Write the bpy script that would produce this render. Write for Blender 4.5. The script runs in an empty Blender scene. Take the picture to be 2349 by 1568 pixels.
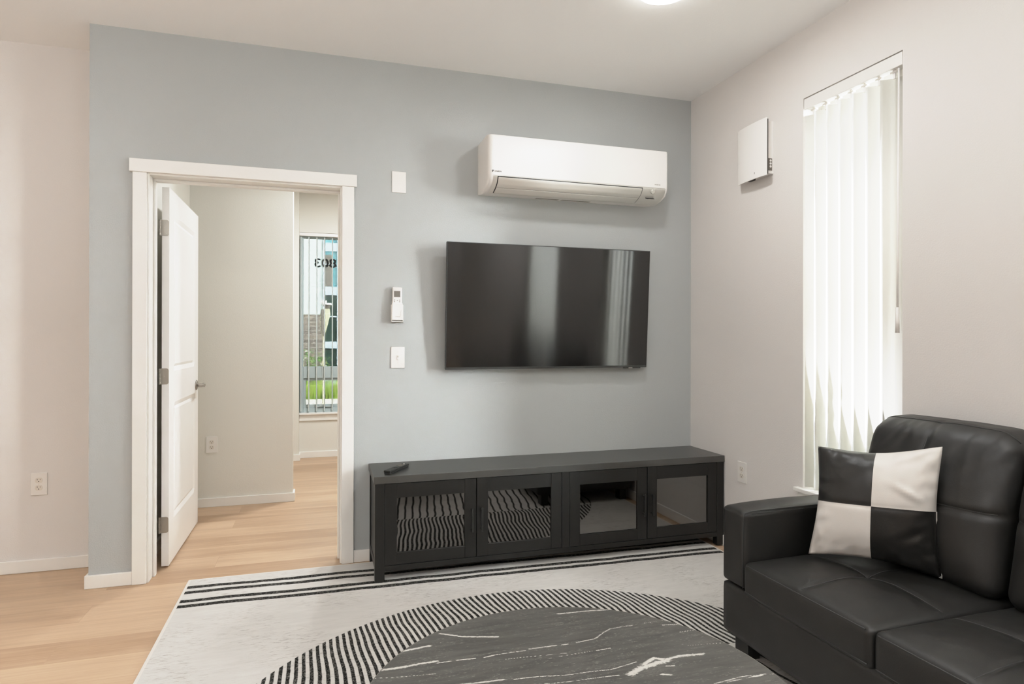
import bpy, bmesh, math, random
from mathutils import Vector, Matrix, noise
random.seed(7)
SC = bpy.context.scene
COL = SC.collection
PI = math.pi

# ------------------------------------------------------------------ colours / materials
def lin(c):
    return tuple((v/255/12.92 if v/255 <= .04045 else ((v/255+.055)/1.055)**2.4) for v in c) + (1,)

class NT:
    """small helper that writes shader node maths"""
    def __init__(s, name):
        s.m = bpy.data.materials.new(name); s.m.use_nodes = True
        s.t = s.m.node_tree; s.b = s.t.nodes['Principled BSDF']; s.out = s.t.nodes['Material Output']
    def n(s, kind, **kw):
        d = s.t.nodes.new(kind)
        for k, v in kw.items(): setattr(d, k, v)
        return d
    def link(s, a, b): s.t.links.new(a, b)
    def put(s, sock, v):
        if isinstance(v, bpy.types.NodeSocket): s.link(v, sock)
        else: sock.default_value = v
    def M(s, op, a, b=0.0, c=0.0, clamp=False):
        d = s.n('ShaderNodeMath', operation=op, use_clamp=clamp)
        s.put(d.inputs[0], a); s.put(d.inputs[1], b); s.put(d.inputs[2], c)
        return d.outputs[0]
    def coord(s, which='Object'): return s.n('ShaderNodeTexCoord').outputs[which]
    def xyz(s, v):
        d = s.n('ShaderNodeSeparateXYZ'); s.link(v, d.inputs[0]); return d.outputs
    def comb(s, x, y, z=0.0):
        d = s.n('ShaderNodeCombineXYZ')
        s.put(d.inputs[0], x); s.put(d.inputs[1], y); s.put(d.inputs[2], z); return d.outputs[0]
    def noise(s, vec, scale, detail=2.0, rough=.5, scl=(1, 1, 1)):
        if scl != (1, 1, 1):
            mp = s.n('ShaderNodeMapping'); s.link(vec, mp.inputs[0]); mp.inputs['Scale'].default_value = scl; vec = mp.outputs[0]
        d = s.n('ShaderNodeTexNoise'); s.link(vec, d.inputs['Vector'])
        d.inputs['Scale'].default_value = scale; d.inputs['Detail'].default_value = detail; d.inputs['Roughness'].default_value = rough
        return d.outputs['Fac']
    def ramp(s, f, lo, hi, a=0.0, b=1.0):
        d = s.n('ShaderNodeMapRange', interpolation_type='SMOOTHSTEP'); s.put(d.inputs[0], f)
        d.inputs[1].default_value = lo; d.inputs[2].default_value = hi; d.inputs[3].default_value = a; d.inputs[4].default_value = b
        return d.outputs[0]
    def mix(s, f, a, b):
        d = s.n('ShaderNodeMix', data_type='RGBA'); s.put(d.inputs[0], f)
        for i, v in ((6, a), (7, b)): s.put(d.inputs[i], v)
        return d.outputs[2]
    def bump(s, h, strength=.2, dist=.002):
        d = s.n('ShaderNodeBump'); s.link(h, d.inputs['Height']); d.inputs['Strength'].default_value = strength
        d.inputs['Distance'].default_value = dist; s.link(d.outputs[0], s.b.inputs['Normal'])
    def base(s, c, rough=.5, metal=0.0, spec=.5):
        s.put(s.b.inputs['Base Color'], c); s.put(s.b.inputs['Roughness'], rough)
        s.b.inputs['Metallic'].default_value = metal; s.b.inputs['Specular IOR Level'].default_value = spec
        return s

def plain(name, rgb, rough=.5, metal=0.0, spec=.5, var=.03, scale=8.0, bump=0.0, bscale=200.0):
    k = NT(name); c = lin(rgb); co = k.coord()
    f = k.noise(co, scale, 3)
    lo = tuple(v*(1-var) for v in c[:3])+(1,); hi = tuple(min(1, v*(1+var)) for v in c[:3])+(1,)
    k.base(k.mix(f, lo, hi), rough, metal, spec)
    if bump: k.bump(k.noise(co, bscale, 3), bump)
    return k.m

def emis(name, rgb, strength):
    k = NT(name); k.base(lin(rgb), .5)
    k.b.inputs['Emission Color'].default_value = lin(rgb); k.b.inputs['Emission Strength'].default_value = strength
    return k.m

MT = {}
MT['grey_wall'] = plain('grey paint', (175, 178, 177), .6, spec=.3, var=.012, scale=1.2, bump=.35, bscale=160)
MT['white_wall'] = plain('warm white paint', (221, 217, 213), .6, spec=.3, var=.012, scale=1.2, bump=.35, bscale=160)
MT['bed_wall'] = plain('bedroom paint', (224, 222, 214), .65, spec=.3, var=.01, scale=1.2, bump=.3, bscale=160)
MT['ceiling'] = plain('ceiling paint', (243, 242, 240), .8, spec=.2, var=.01, scale=1.0, bump=.2, bscale=120)
MT['trim'] = plain('white trim enamel', (236, 234, 229), .35, var=.01)
MT['door'] = plain('white door enamel', (240, 238, 235), .35, var=.01)
MT['plastic'] = plain('white plastic', (237, 234, 230), .35, var=.005)
MT['acwhite'] = plain('air conditioner white', (238, 235, 231), .4, var=.004)
MT['acvane'] = plain('air conditioner vane', (226, 224, 217), .4, var=.004)
MT['plate'] = plain('wall plate white', (232, 229, 224), .35, var=.005)
MT['socket'] = plain('outlet face', (222, 216, 206), .35, var=.005)
MT['slot'] = plain('slot dark', (60, 55, 50), .6)
MT['black'] = plain('soft black', (17, 17, 17), .5)
MT['sensor'] = plain('sensor window', (196, 194, 186), .25)
MT['nickel'] = plain('satin nickel', (168, 163, 155), .35, metal=.85, var=.02)
MT['console'] = plain('black brown laminate', (26, 25, 23), .42, spec=.35, var=.08, scale=14, bump=.05, bscale=300)
MT['console_lit_top'] = plain('laminate with painted sheen', (56, 55, 52), .33, spec=1.0, var=.06, scale=14)  # console laminate made paler, standing in for the wall's reflection
MT['handle'] = plain('black handle', (24, 24, 22), .45)
MT['cab_inside'] = plain('cabinet interior', (22, 22, 22), .7)
MT['bezel'] = plain('dark grey bezel', (54, 54, 53), .4, metal=.3)
MT['vinyl'] = plain('grey window vinyl', (178, 190, 190), .4, var=.01)
MT['logo_dark'] = plain('logo dark', (45, 45, 45), .5)
MT['logo_grey'] = plain('logo grey', (150, 147, 140), .5)
MT['label'] = plain('printed label', (160, 158, 148), .6, var=.35, scale=150)
MT['blackvinyl'] = plain('number vinyl', (15, 18, 20), .5)
MT['pillow_black'] = plain('black pillow leatherette', (27, 26, 24), .42, var=.05, bump=.12, bscale=350)
MT['pillow_white'] = plain('white pillow leatherette', (216, 211, 205), .45, var=.02, bump=.1, bscale=350)

def leather():
    k = NT('black leatherette'); co = k.coord()
    k.base(k.mix(k.noise(co, 6, 3), lin((20, 19, 17)), lin((27, 26, 23))), k.ramp(k.noise(co, 5, 2), .3, .7, .44, .56), spec=.6)
    big = k.noise(co, 9, 2, .4)
    fine = k.n('ShaderNodeTexVoronoi'); k.link(co, fine.inputs['Vector']); fine.inputs['Scale'].default_value = 380
    h = k.M('ADD', k.M('MULTIPLY', big, 1.2), k.M('MULTIPLY', fine.outputs['Distance'], .12))
    k.bump(h, .25, .004); return k.m
MT['leather'] = leather()
MT['stitch'] = plain('sofa seam', (52, 52, 51), .5)

def floor_mat():
    k = NT('light oak plank'); co = k.coord()
    mp = k.n('ShaderNodeMapping'); k.link(co, mp.inputs[0]); mp.inputs['Location'].default_value = (.37, .05, 0)
    br = k.n('ShaderNodeTexBrick'); k.link(mp.outputs[0], br.inputs['Vector'])
    br.offset = .37; br.inputs['Scale'].default_value = 1.0; br.inputs['Brick Width'].default_value = 1.22; br.inputs['Row Height'].default_value = .18
    br.inputs['Mortar Size'].default_value = .0012; br.inputs['Mortar Smooth'].default_value = .6; br.inputs['Bias'].default_value = 0
    br.inputs['Color1'].default_value = (0, 0, 0, 1); br.inputs['Color2'].default_value = (1, 1, 1, 1); br.inputs['Mortar'].default_value = (.5, .5, .5, 1)
    tone = k.xyz(br.outputs['Color'])[0]
    p = k.xyz(co)
    off = k.M('MULTIPLY', tone, 7.3)
    v = k.comb(p[0], k.M('ADD', p[1], off), off)
    g1 = k.noise(v, 3.0, 5, .6, (.55, 6.0, 1)); g2 = k.noise(v, 9.0, 5, .65, (.5, 14.0, 1)); g3 = k.noise(v, 1.1, 2, .5, (.8, 2.5, 1))
    f = k.M('ADD', k.M('ADD', k.M('MULTIPLY', g1, .55), k.M('MULTIPLY', g2, .3)), k.M('ADD', k.M('MULTIPLY', g3, .35), k.M('MULTIPLY', k.M('SUBTRACT', tone, .5), .2)))
    f = k.ramp(f, .35, .85)
    c = k.mix(f, lin((164, 134, 106)), lin((201, 173, 144)))
    c = k.mix(k.M('MULTIPLY', br.outputs['Fac'], .22), c, lin((140, 108, 80)))
    k.base(c, k.ramp(g1, .2, .8, .36, .48), spec=.45)
    k.bump(k.M('SUBTRACT', g2, k.M('MULTIPLY', br.outputs['Fac'], 1.0)), .12, .0015); return k.m
MT['floor'] = floor_mat()

def rug_mat():
    k = NT('woven rug'); co = k.coord(); p = k.xyz(co); x, y = p[0], p[1]     # world aligned, origin at the world origin
    spk = k.noise(co, 260, 2, .7); spk2 = k.noise(co, 90, 3, .7)
    wob = k.M('SUBTRACT', k.noise(co, 3.2, 2, .5), .5)
    wobf = k.M('SUBTRACT', k.noise(co, 45, 2, .6), .5)
    # cream ground with faint flecks running along x
    fl = k.noise(co, 105, 4, .7, (.22, 1.8, 1)); pat = k.noise(co, 2.6, 2, .5)
    fleck = k.M('MULTIPLY', k.ramp(fl, .53, .66), k.ramp(pat, .38, .60))
    ground = k.mix(k.noise(co, 14, 4, .6, (.5, 2.5, 1)), lin((190, 187, 183)), lin((211, 208, 203)))
    ground = k.mix(k.M('MULTIPLY', fleck, .8), ground, lin((142, 136, 129)))
    # border stripes
    drift = k.M('MULTIPLY', k.M('ADD', x, 2.9), -.026)
    yy = k.M('SUBTRACT', k.M('SUBTRACT', y, drift), k.M('ADD', k.M('MULTIPLY', wob, .03), k.M('MULTIPLY', wobf, .005)))
    st = None
    for ys, hw in ((-.152, .0165), (-.216, .0165), (-.322, .0165), (-.382, .0165), (-3.32, .012), (-3.38, .012), (-3.48, .012), (-3.55, .012)):
        d = k.M('ABSOLUTE', k.M('SUBTRACT', yy, ys)); s_ = k.ramp(d, hw-.002, hw+.0025, 1, 0)
        st = s_ if st is None else k.M('MAXIMUM', st, s_)
    # the striped disc
    dx = k.M('ADD', x, 1.50); dy = k.M('ADD', y, 1.86)
    r = k.M('SQRT', k.M('ADD', k.M('MULTIPLY', dx, dx), k.M('MULTIPLY', dy, dy)))
    inside = k.ramp(r, 1.212, 1.216, 1, 0)
    sl = k.M('MULTIPLY', k.M('MULTIPLY', k.M('ADD', y, 1.0), .16), k.ramp(x, -2.45, -1.8))
    w2 = k.M('MULTIPLY', k.M('SUBTRACT', k.noise(co, 5.0, 1.0, .4, (.6, 1.0, 1)), .5), k.ramp(x, -2.5, -1.2, .014, .038))
    cx = k.M('ADD', k.M('ADD', k.M('ADD', x, sl), w2), k.M('MULTIPLY', wobf, .003))
    def stripes(period, duty):
        f = k.M('FRACT', k.M('DIVIDE', k.M('ADD', cx, 10.0), period))
        d = k.M('ABSOLUTE', k.M('SUBTRACT', f, .5))
        return k.ramp(d, duty/2-.05, duty/2+.05, 1, 0)
    dense = stripes(.0262, .50); sparse = stripes(.0524, .27)
    low = k.ramp(k.M('ADD', y, k.M('MULTIPLY', wobf, .01)), -1.394, -1.390)
    disc = k.M('ADD', k.M('MULTIPLY', dense, low), k.M('MULTIPLY', sparse, k.M('SUBTRACT', 1.0, low)))
    m = k.M('MAXIMUM', st, k.M('MULTIPLY', disc, inside))
    dark = k.mix(k.ramp(k.M('ADD', k.M('MULTIPLY', spk, .5), k.M('MULTIPLY', spk2, .5)), .48, .62), lin((26, 25, 23)), lin((112, 110, 105)))
    # pale binding along the outer edge
    ex = k.M('GREATER_THAN', k.M('ABSOLUTE', k.M('ADD', x, 1.491)), 1.398)
    ey = k.M('GREATER_THAN', y, -.056)
    edge = k.M('MAXIMUM', ex, ey)
    c = k.mix(m, ground, dark); c = k.mix(edge, c, lin((214, 208, 200)))
    k.base(c, .95, spec=.1)
    k.bump(k.M('ADD', spk, k.noise(co, 700, 1)), .35, .0015); return k.m
MT['rug'] = rug_mat()

def marble_mat():
    k = NT('dark grey veined marble'); co = k.coord()
    at = k.n('ShaderNodeAttribute', attribute_name='vein'); a = at.outputs['Fac']
    s1 = k.noise(co, 7, 5, .65, (1, 7, 1)); s2 = k.noise(co, 3.3, 6, .7, (1, 9, 1)); brk = k.noise(co, 110, 5, .8, (1, 1.6, 1))
    g = k.mix(k.ramp(s1, .3, .7), lin((48, 47, 45)), lin((72, 70, 67)))
    g = k.mix(k.M('MULTIPLY', k.noise(co, 90, 3, .7, (.5, 3, 1)), .35), g, lin((102, 99, 92)))
    faint = k.M('MULTIPLY', k.ramp(k.M('ABSOLUTE', k.M('SUBTRACT', s2, .5)), .0, .012, 1, 0), k.ramp(brk, .45, .65))
    big = k.ramp(k.M('ADD', a, k.M('MULTIPLY', k.M('SUBTRACT', brk, .5), 1.7)), .42, .74)
    c = k.mix(k.M('MULTIPLY', faint, .5), g, lin((170, 166, 158)))
    c = k.mix(k.M('MULTIPLY', big, .7), c, lin((206, 202, 194)))
    k.base(c, .42, spec=.4); return k.m
MT['marble'] = marble_mat()

def screen_mat():
    k = NT('television screen glass'); k.base(lin((18, 18, 17)), .3, spec=.0)
    gl = k.n('ShaderNodeBsdfAnisotropic'); gl.inputs['Color'].default_value = (1, 1, 1, 1); gl.inputs['Roughness'].default_value = .12
    gl.inputs['Anisotropy'].default_value = .7; gl.inputs['Rotation'].default_value = 0.0
    tg = k.n('ShaderNodeTangent', direction_type='UV_MAP'); tg.uv_map = 'UVMap'; k.link(tg.outputs[0], gl.inputs['Tangent'])
    lw = k.n('ShaderNodeFresnel'); lw.inputs[0].default_value = 1.65
    mx = k.n('ShaderNodeMixShader'); k.link(k.M('MULTIPLY', lw.outputs[0], 1.0), mx.inputs[0])
    k.link(k.b.outputs[0], mx.inputs[1]); k.link(gl.outputs[0], mx.inputs[2]); k.link(mx.outputs[0], k.out.inputs[0]); return k.m
MT['screen'] = screen_mat()

def glass_mat(name, tint, refl, rough=.0):
    k = NT(name); tr = k.n('ShaderNodeBsdfTransparent'); tr.inputs[0].default_value = tint
    gl = k.n('ShaderNodeBsdfGlossy'); gl.inputs['Roughness'].default_value = rough; gl.inputs['Color'].default_value = (1, .98, .95, 1)
    lw = k.n('ShaderNodeFresnel'); lw.inputs[0].default_value = 1.5
    mx = k.n('ShaderNodeMixShader'); k.link(k.M('ADD', lw.outputs[0], refl, clamp=True), mx.inputs[0])
    k.link(tr.outputs[0], mx.inputs[1]); k.link(gl.outputs[0], mx.inputs[2]); k.link(mx.outputs[0], k.out.inputs[0])
    k.t.nodes.remove(k.b); return k.m
MT['pane'] = glass_mat('window pane', (.95, .98, .98, 1), .0)
MT['pane_dimmed'] = glass_mat('dimmed window pane', (.165, .170, .166, 1), .0)  # glass darkened to hold down the overbright outdoors
MT['cab_glass'] = glass_mat('cabinet glass', (.2, .2, .2, 1), .13, .02)

def louver_mat():
    k = NT('translucent louver vinyl'); k.base(lin((236, 234, 228)), .5, spec=.3)
    tl = k.n('ShaderNodeBsdfTranslucent'); tl.inputs[0].default_value = lin((244, 243, 238))
    mx = k.n('ShaderNodeMixShader'); mx.inputs[0].default_value = .34
    k.link(k.b.outputs[0], mx.inputs[1]); k.link(tl.outputs[0], mx.inputs[2]); k.link(mx.outputs[0], k.out.inputs[0]); return k.m
MT['louver'] = louver_mat()
MT['louver_grey'] = plain('blind slat grey', (206, 214, 212), .5, var=.01)

def siding_mat():
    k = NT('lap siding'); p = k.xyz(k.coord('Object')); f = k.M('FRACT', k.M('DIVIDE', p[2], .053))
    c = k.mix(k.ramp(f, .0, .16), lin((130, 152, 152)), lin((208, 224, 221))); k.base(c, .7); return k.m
MT['siding'] = siding_mat()
def brick_mat():
    k = NT('grey brown brick'); p = k.xyz(k.coord('Object')); br = k.n('ShaderNodeTexBrick'); k.link(k.comb(p[0], p[2]), br.inputs['Vector'])
    br.inputs['Scale'].default_value = 1; br.inputs['Brick Width'].default_value = .3; br.inputs['Row Height'].default_value = .1; br.inputs['Mortar Size'].default_value = .008
    br.inputs['Color1'].default_value = lin((150, 138, 126)); br.inputs['Color2'].default_value = lin((118, 110, 104)); br.inputs['Mortar'].default_value = lin((168, 162, 154))
    c = k.mix(k.ramp(k.noise(k.coord(), 30, 4, .7), .4, .7), br.outputs[0], lin((92, 88, 84))); k.base(c, .9); return k.m
MT['brick'] = brick_mat()
MT['teal'] = plain('teal window glass', (82, 150, 160), .12, var=.35, scale=1.3, spec=.8)
MT['green_reflection'] = plain('glass with painted green reflection', (44, 64, 56), .15, var=.5, scale=4, spec=.6)  # green tones are a reflection painted into the glass colour
MT['frame_ext'] = plain('pale blue frame', (184, 204, 216), .5)
MT['concrete'] = plain('sunlit concrete', (222, 216, 204), .85, var=.06, scale=4)
MT['soil'] = plain('planting soil', (96, 88, 70), .95, var=.3, scale=20)
def leaf(name, a, b):
    k = NT(name); oi = k.n('ShaderNodeNewGeometry'); k.base(k.mix(oi.outputs['Random Per Island'], lin(a), lin(b)), .6, spec=.2); return k.m
MT['grass'] = leaf('ornamental grass', (116, 158, 50), (206, 220, 120))
MT['leaf'] = leaf('shrub leaf', (70, 110, 60), (120, 150, 80))
MT['petal'] = plain('white petal', (245, 243, 230), .6)
MT['reed'] = leaf('dry reed', (150, 130, 100), (200, 186, 160))
MT['lampcream'] = plain('lamp cream', (214, 214, 178), .5)
MT['lampgrey'] = plain('lamp grey', (112, 106, 98), .6)

# ------------------------------------------------------------------ mesh helpers
class MB:
    def __init__(s): s.bm = bmesh.new()
    def box(s, x0, x1, y0, y1, z0, z1, rot=None, c=None):
        vs = [s.bm.verts.new((x, y, z)) for x in (x0, x1) for y in (y0, y1) for z in (z0, z1)]
        for f in ((0, 1, 3, 2), (4, 6, 7, 5), (0, 4, 5, 1), (2, 3, 7, 6), (0, 2, 6, 4), (1, 5, 7, 3)): s.bm.faces.new([vs[i] for i in f])
        if rot is not None: bmesh.ops.rotate(s.bm, cent=c or Vector(((x0+x1)/2, (y0+y1)/2, (z0+z1)/2)), matrix=rot, verts=vs)
        return s
    def cyl(s, p0, p1, r0, r1=None, n=24, caps=True):
        r1 = r0 if r1 is None else r1; p0 = Vector(p0); p1 = Vector(p1); d = (p1-p0).normalized()
        a = d.orthogonal().normalized(); b = d.cross(a); A = []; B = []
        for i in range(n):
            t = 2*PI*i/n; o = a*math.cos(t)+b*math.sin(t)
            A.append(s.bm.verts.new(p0+o*r0)); B.append(s.bm.verts.new(p1+o*r1))
        for i in range(n): s.bm.faces.new((A[i], A[(i+1) % n], B[(i+1) % n], B[i]))
        if caps: s.bm.faces.new(A[::-1]); s.bm.faces.new(B)
        return s
    def tube(s, pts, r, n=8, closed=False):
        pts = [Vector(p) for p in pts]; rings = []; up = None
        for i, p in enumerate(pts):
            a = pts[max(i-1, 0)]; b = pts[min(i+1, len(pts)-1)]; d = (b-a).normalized()
            if up is None: up = d.orthogonal().normalized()
            u = (up-d*up.dot(d)).normalized(); up = u; w = d.cross(u)
            rings.append([s.bm.verts.new(p+u*r*math.cos(2*PI*j/n)+w*r*math.sin(2*PI*j/n)) for j in range(n)])
        for i in range(len(rings)-1):
            for j in range(n): s.bm.faces.new((rings[i][j], rings[i][(j+1) % n], rings[i+1][(j+1) % n], rings[i+1][j]))
        s.bm.faces.new(rings[0][::-1]); s.bm.faces.new(rings[-1]); return s
    def lathe(s, prof, cx, cy, n=48, axis='z'):
        rings = []
        for r, z in prof:
            rings.append([s.bm.verts.new((cx+r*math.cos(2*PI*i/n), cy+r*math.sin(2*PI*i/n), z)) for i in range(n)])
        for a, b in zip(rings, rings[1:]):
            for i in range(n): s.bm.faces.new((a[i], a[(i+1) % n], b[(i+1) % n], b[i]))
        s.bm.faces.new(rings[0][::-1]); s.bm.faces.new(rings[-1]); return s
    def prism(s, poly, a0, a1, axis):                 # poly in the other two axes, in cyclic order
        def P(u, v, w): return {'x': (w, u, v), 'y': (u, w, v), 'z': (u, v, w)}[axis]
        A = [s.bm.verts.new(P(u, v, a0)) for u, v in poly]; B = [s.bm.verts.new(P(u, v, a1)) for u, v in poly]; n = len(poly)
        s.bm.faces.new(A); s.bm.faces.new(B[::-1])
        for i in range(n): s.bm.faces.new((A[i], B[i], B[(i+1) % n], A[(i+1) % n]))
        return s
    def strip(s, A, B):
        a = [s.bm.verts.new(p) for p in A]; b = [s.bm.verts.new(p) for p in B]
        for i in range(len(a)-1): s.bm.faces.new((a[i], a[i+1], b[i+1], b[i]))
        return s

def wloc(o):
    v = Vector(o.location)
    while o.parent: o = o.parent; v = v + Vector(o.location)
    return v

def obj(name, mb, mat, parent=None, bevel=0, seg=2, smooth=False, kind=None, recalc=True, origin=None):
    bm = mb.bm if isinstance(mb, MB) else mb
    if recalc: bmesh.ops.recalc_face_normals(bm, faces=bm.faces)
    xs = [v.co for v in bm.verts]
    base = Vector(((min(v.x for v in xs)+max(v.x for v in xs))/2, (min(v.y for v in xs)+max(v.y for v in xs))/2, min(v.z for v in xs)))
    if kind == 'structure' and parent is None: base = Vector((0, 0, 0))
    if origin is not None: base = Vector(origin)
    bmesh.ops.translate(bm, vec=-base, verts=bm.verts)
    me = bpy.data.meshes.new(name); bm.to_mesh(me); bm.free()
    for m in (mat if isinstance(mat, (list, tuple)) else [mat]): me.materials.append(m)
    if smooth:
        for p in me.polygons: p.use_smooth = True
    o = bpy.data.objects.new(name, me); COL.objects.link(o)
    if parent: o.parent = parent; o.location = base-wloc(parent)
    else: o.location = base
    if bevel:
        b = o.modifiers.new('bevel', 'BEVEL'); b.width = bevel; b.segments = seg; b.limit_method = 'ANGLE'; b.angle_limit = math.radians(35)
        if seg > 1:
            for p in me.polygons: p.use_smooth = True
            w = o.modifiers.new('wn', 'WEIGHTED_NORMAL'); w.keep_sharp = False
    if kind: o['kind'] = kind
    return o

def tag(o, label, cat, group=None):
    o['label'] = label; o['category'] = cat
    if group: o['group'] = group
    return o
def thing(name, loc, label, cat, group=None):
    o = bpy.data.objects.new(name, None); o.empty_display_size = .05; COL.objects.link(o); o.location = loc
    return tag(o, label, cat, group)
def structure(name, loc=(0, 0, 0)):
    o = bpy.data.objects.new(name, None); o.empty_display_size = .05; COL.objects.link(o); o.location = loc; o['kind'] = 'structure'; return o
def dup(root, loc, rotz, label):
    r = root.copy(); COL.objects.link(r); r.location = loc; r.rotation_euler = (0, 0, rotz); r['label'] = label
    for ch in root.children:
        c = ch.copy(); COL.objects.link(c); c.parent = r
        for g in ch.children:
            d = g.copy(); COL.objects.link(d); d.parent = c
    return r

def text(name, body, size, mat, loc, rot, parent, extr=.0006, align='LEFT', sx=1.0, font_off=0.0):
    cu = bpy.data.curves.new(name, 'FONT'); cu.body = body; cu.size = size; cu.extrude = extr; cu.align_x = align; cu.offset = font_off
    t = bpy.data.objects.new(name+'_tmp', cu); COL.objects.link(t)
    dg = bpy.context.evaluated_depsgraph_get(); me = bpy.data.meshes.new_from_object(t.evaluated_get(dg))
    bpy.data.objects.remove(t)
    o = bpy.data.objects.new(name, me); COL.objects.link(o); me.materials.clear(); me.materials.append(mat)
    o.scale = (sx, 1, 1); o.rotation_euler = rot
    if parent: o.parent = parent; o.location = Vector(loc)-wloc(parent)
    else: o.location = loc
    return o

# ------------------------------------------------------------------ room shell
H = 2.74
XL = -3.349
XB = -7.0; YB = -7.2          # far left and behind the camera
CI0, CI1 = -3.097, -2.165     # door casing inner edges
HZ0, HZ1 = 2.033, 2.097

obj('floor', MB().box(XB, .35, YB, 3.4, -.12, 0), MT['floor'], kind='structure')
obj('ceiling', MB().box(XB, .35, YB, 3.4, H, H+.12), MT['ceiling'], kind='structure')
w = MB().box(XL, CI0, 0, .12, 0, H).box(CI0, CI1, 0, .12, HZ0+.006, H).box(CI1, .001, 0, .12, 0, H)
obj('wall_front', w, MT['grey_wall'], kind='structure')
obj('wall_left_recess', MB().box(XB, XL, .338, .46, 0, H), MT['white_wall'], kind='structure')
obj('wall_bedroom_left', MB().box(XL, -3.166, .121, 1.447, 0, H), MT['bed_wall'], kind='structure')
obj('wall_left', MB().box(XB-.12, XB, YB, .46, 0, H), MT['white_wall'], kind='structure')
obj('wall_back', MB().box(XB, .2, YB-.12, YB, 0, H), MT['white_wall'], kind='structure')
# right wall with two tall window openings
WY0, WY1, WZ0, WZ1 = -.978, -1.529, .4755, 2.3995
VY0, VY1 = -2.57, -3.56
w = MB()
ys = [.12, WY0, WY1, VY0, VY1, YB]
for a, b, op in ((.0, WY0, 0), (WY0, WY1, 1), (WY1, VY0, 0), (VY0, VY1, 1), (VY1, YB, 0)):
    if op: w.box(0, .2, b, a, 0, WZ0-.012); w.box(0, .2, b, a, WZ1, H)
    else: w.box(0, .2, b, a, 0, H)
obj('wall_right', w, MT['white_wall'], kind='structure')
# bedroom walls
obj('wall_bedroom_far', MB().box(-3.6, -2.467, 1.447, 1.56, 0, H), MT['bed_wall'], kind='structure')
obj('wall_bedroom_closet', MB().box(-3.72, -3.6, 1.447, 3.4, 0, H), MT['bed_wall'], kind='structure')
obj('wall_bedroom_pier', MB().box(-3.6, -2.472, 3.06, 3.2, 0, H), MT['bed_wall'], kind='structure')
obj('wall_bedroom_right', MB().box(.001, .2, .001, 3.4, 0, H), MT['bed_wall'], kind='structure')
BX0, BX1, BZ0, BZ1 = -2.478, -1.28, .452, 2.292
w = MB().box(-3.6, BX0, 3.2, 3.36, 0, H).box(BX1, .001, 3.2, 3.36, 0, H).box(BX0, BX1, 3.2, 3.36, 0, BZ0-.012).box(BX0, BX1, 3.2, 3.36, BZ1, H)
obj('wall_bedroom_window', w, MT['bed_wall'], kind='structure')

# baseboards
hb = .064; t = .014
def base(name, mb): obj(name, mb, MT['trim'], kind='structure', bevel=.002, seg=1)
base('baseboard_front', MB().box(XL-t, -3.16, -t, 0, 0, hb).box(XL-t, XL, 0, .32, 0, hb).box(-2.1015, -.0, -t, 0, 0, hb))
base('baseboard_left', MB().box(XB, XL-t, .338-t, .338, 0, hb))
base('baseboard_right', MB().box(-t, 0, -7.1, -t-.001, 0, hb))
base('baseboard_bedroom_far', MB().box(-3.15, -2.467+t, 1.447-t, 1.447, 0, hb).box(-2.467, -2.467+t, 1.447, 1.56, 0, hb))
base('baseboard_bedroom_left', MB().box(-3.166, -3.166+t, .14, 1.43, 0, hb))
base('baseboard_bedroom_pier', MB().box(-3.6, -2.472+t, 3.06-t, 3.06, 0, hb).box(-2.472, -2.472+t, 3.06, 3.2-t, 0, hb))
base('baseboard_bedroom_window', MB().box(-2.472, 0, 3.2-t, 3.2, 0, hb))

# door casing (trim_1) + jambs
tr = structure('trim_1', (-2.63, 0, 0))
obj('side_casing', MB().box(-3.160, CI0, -.020, 0, 0, HZ0), MT['trim'], tr, bevel=.0025)
obj('side_casing', MB().box(CI1, -2.1015, -.020, 0, 0, HZ0), MT['trim'], tr, bevel=.0025)
obj('head_casing', MB().box(-3.1734, -2.0874, -.026, 0, HZ0, HZ1), MT['trim'], tr, bevel=.0025)
obj('jamb', MB().box(CI0, -3.089, -.004, .124, 0, HZ0-.0005), MT['trim'], tr, bevel=.001, seg=1)
obj('jamb', MB().box(-2.173, CI1, -.004, .124, 0, HZ0-.0005), MT['trim'], tr, bevel=.001, seg=1)
obj('head_jamb', MB().box(-3.0888, -2.1732, -.004, .124, HZ0-.008, HZ0+.008), MT['trim'], tr, bevel=.001, seg=1)
obj('door_stop', MB().box(-3.0885, -3.079, .075, .115, 0, HZ0-.0205).box(-2.183, -2.1735, .075, .115, 0, HZ0-.0205).box(-3.0885, -2.1735, .075, .115, HZ0-.02, HZ0-.0085), MT['trim'], tr, bevel=.001, seg=1)

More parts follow.
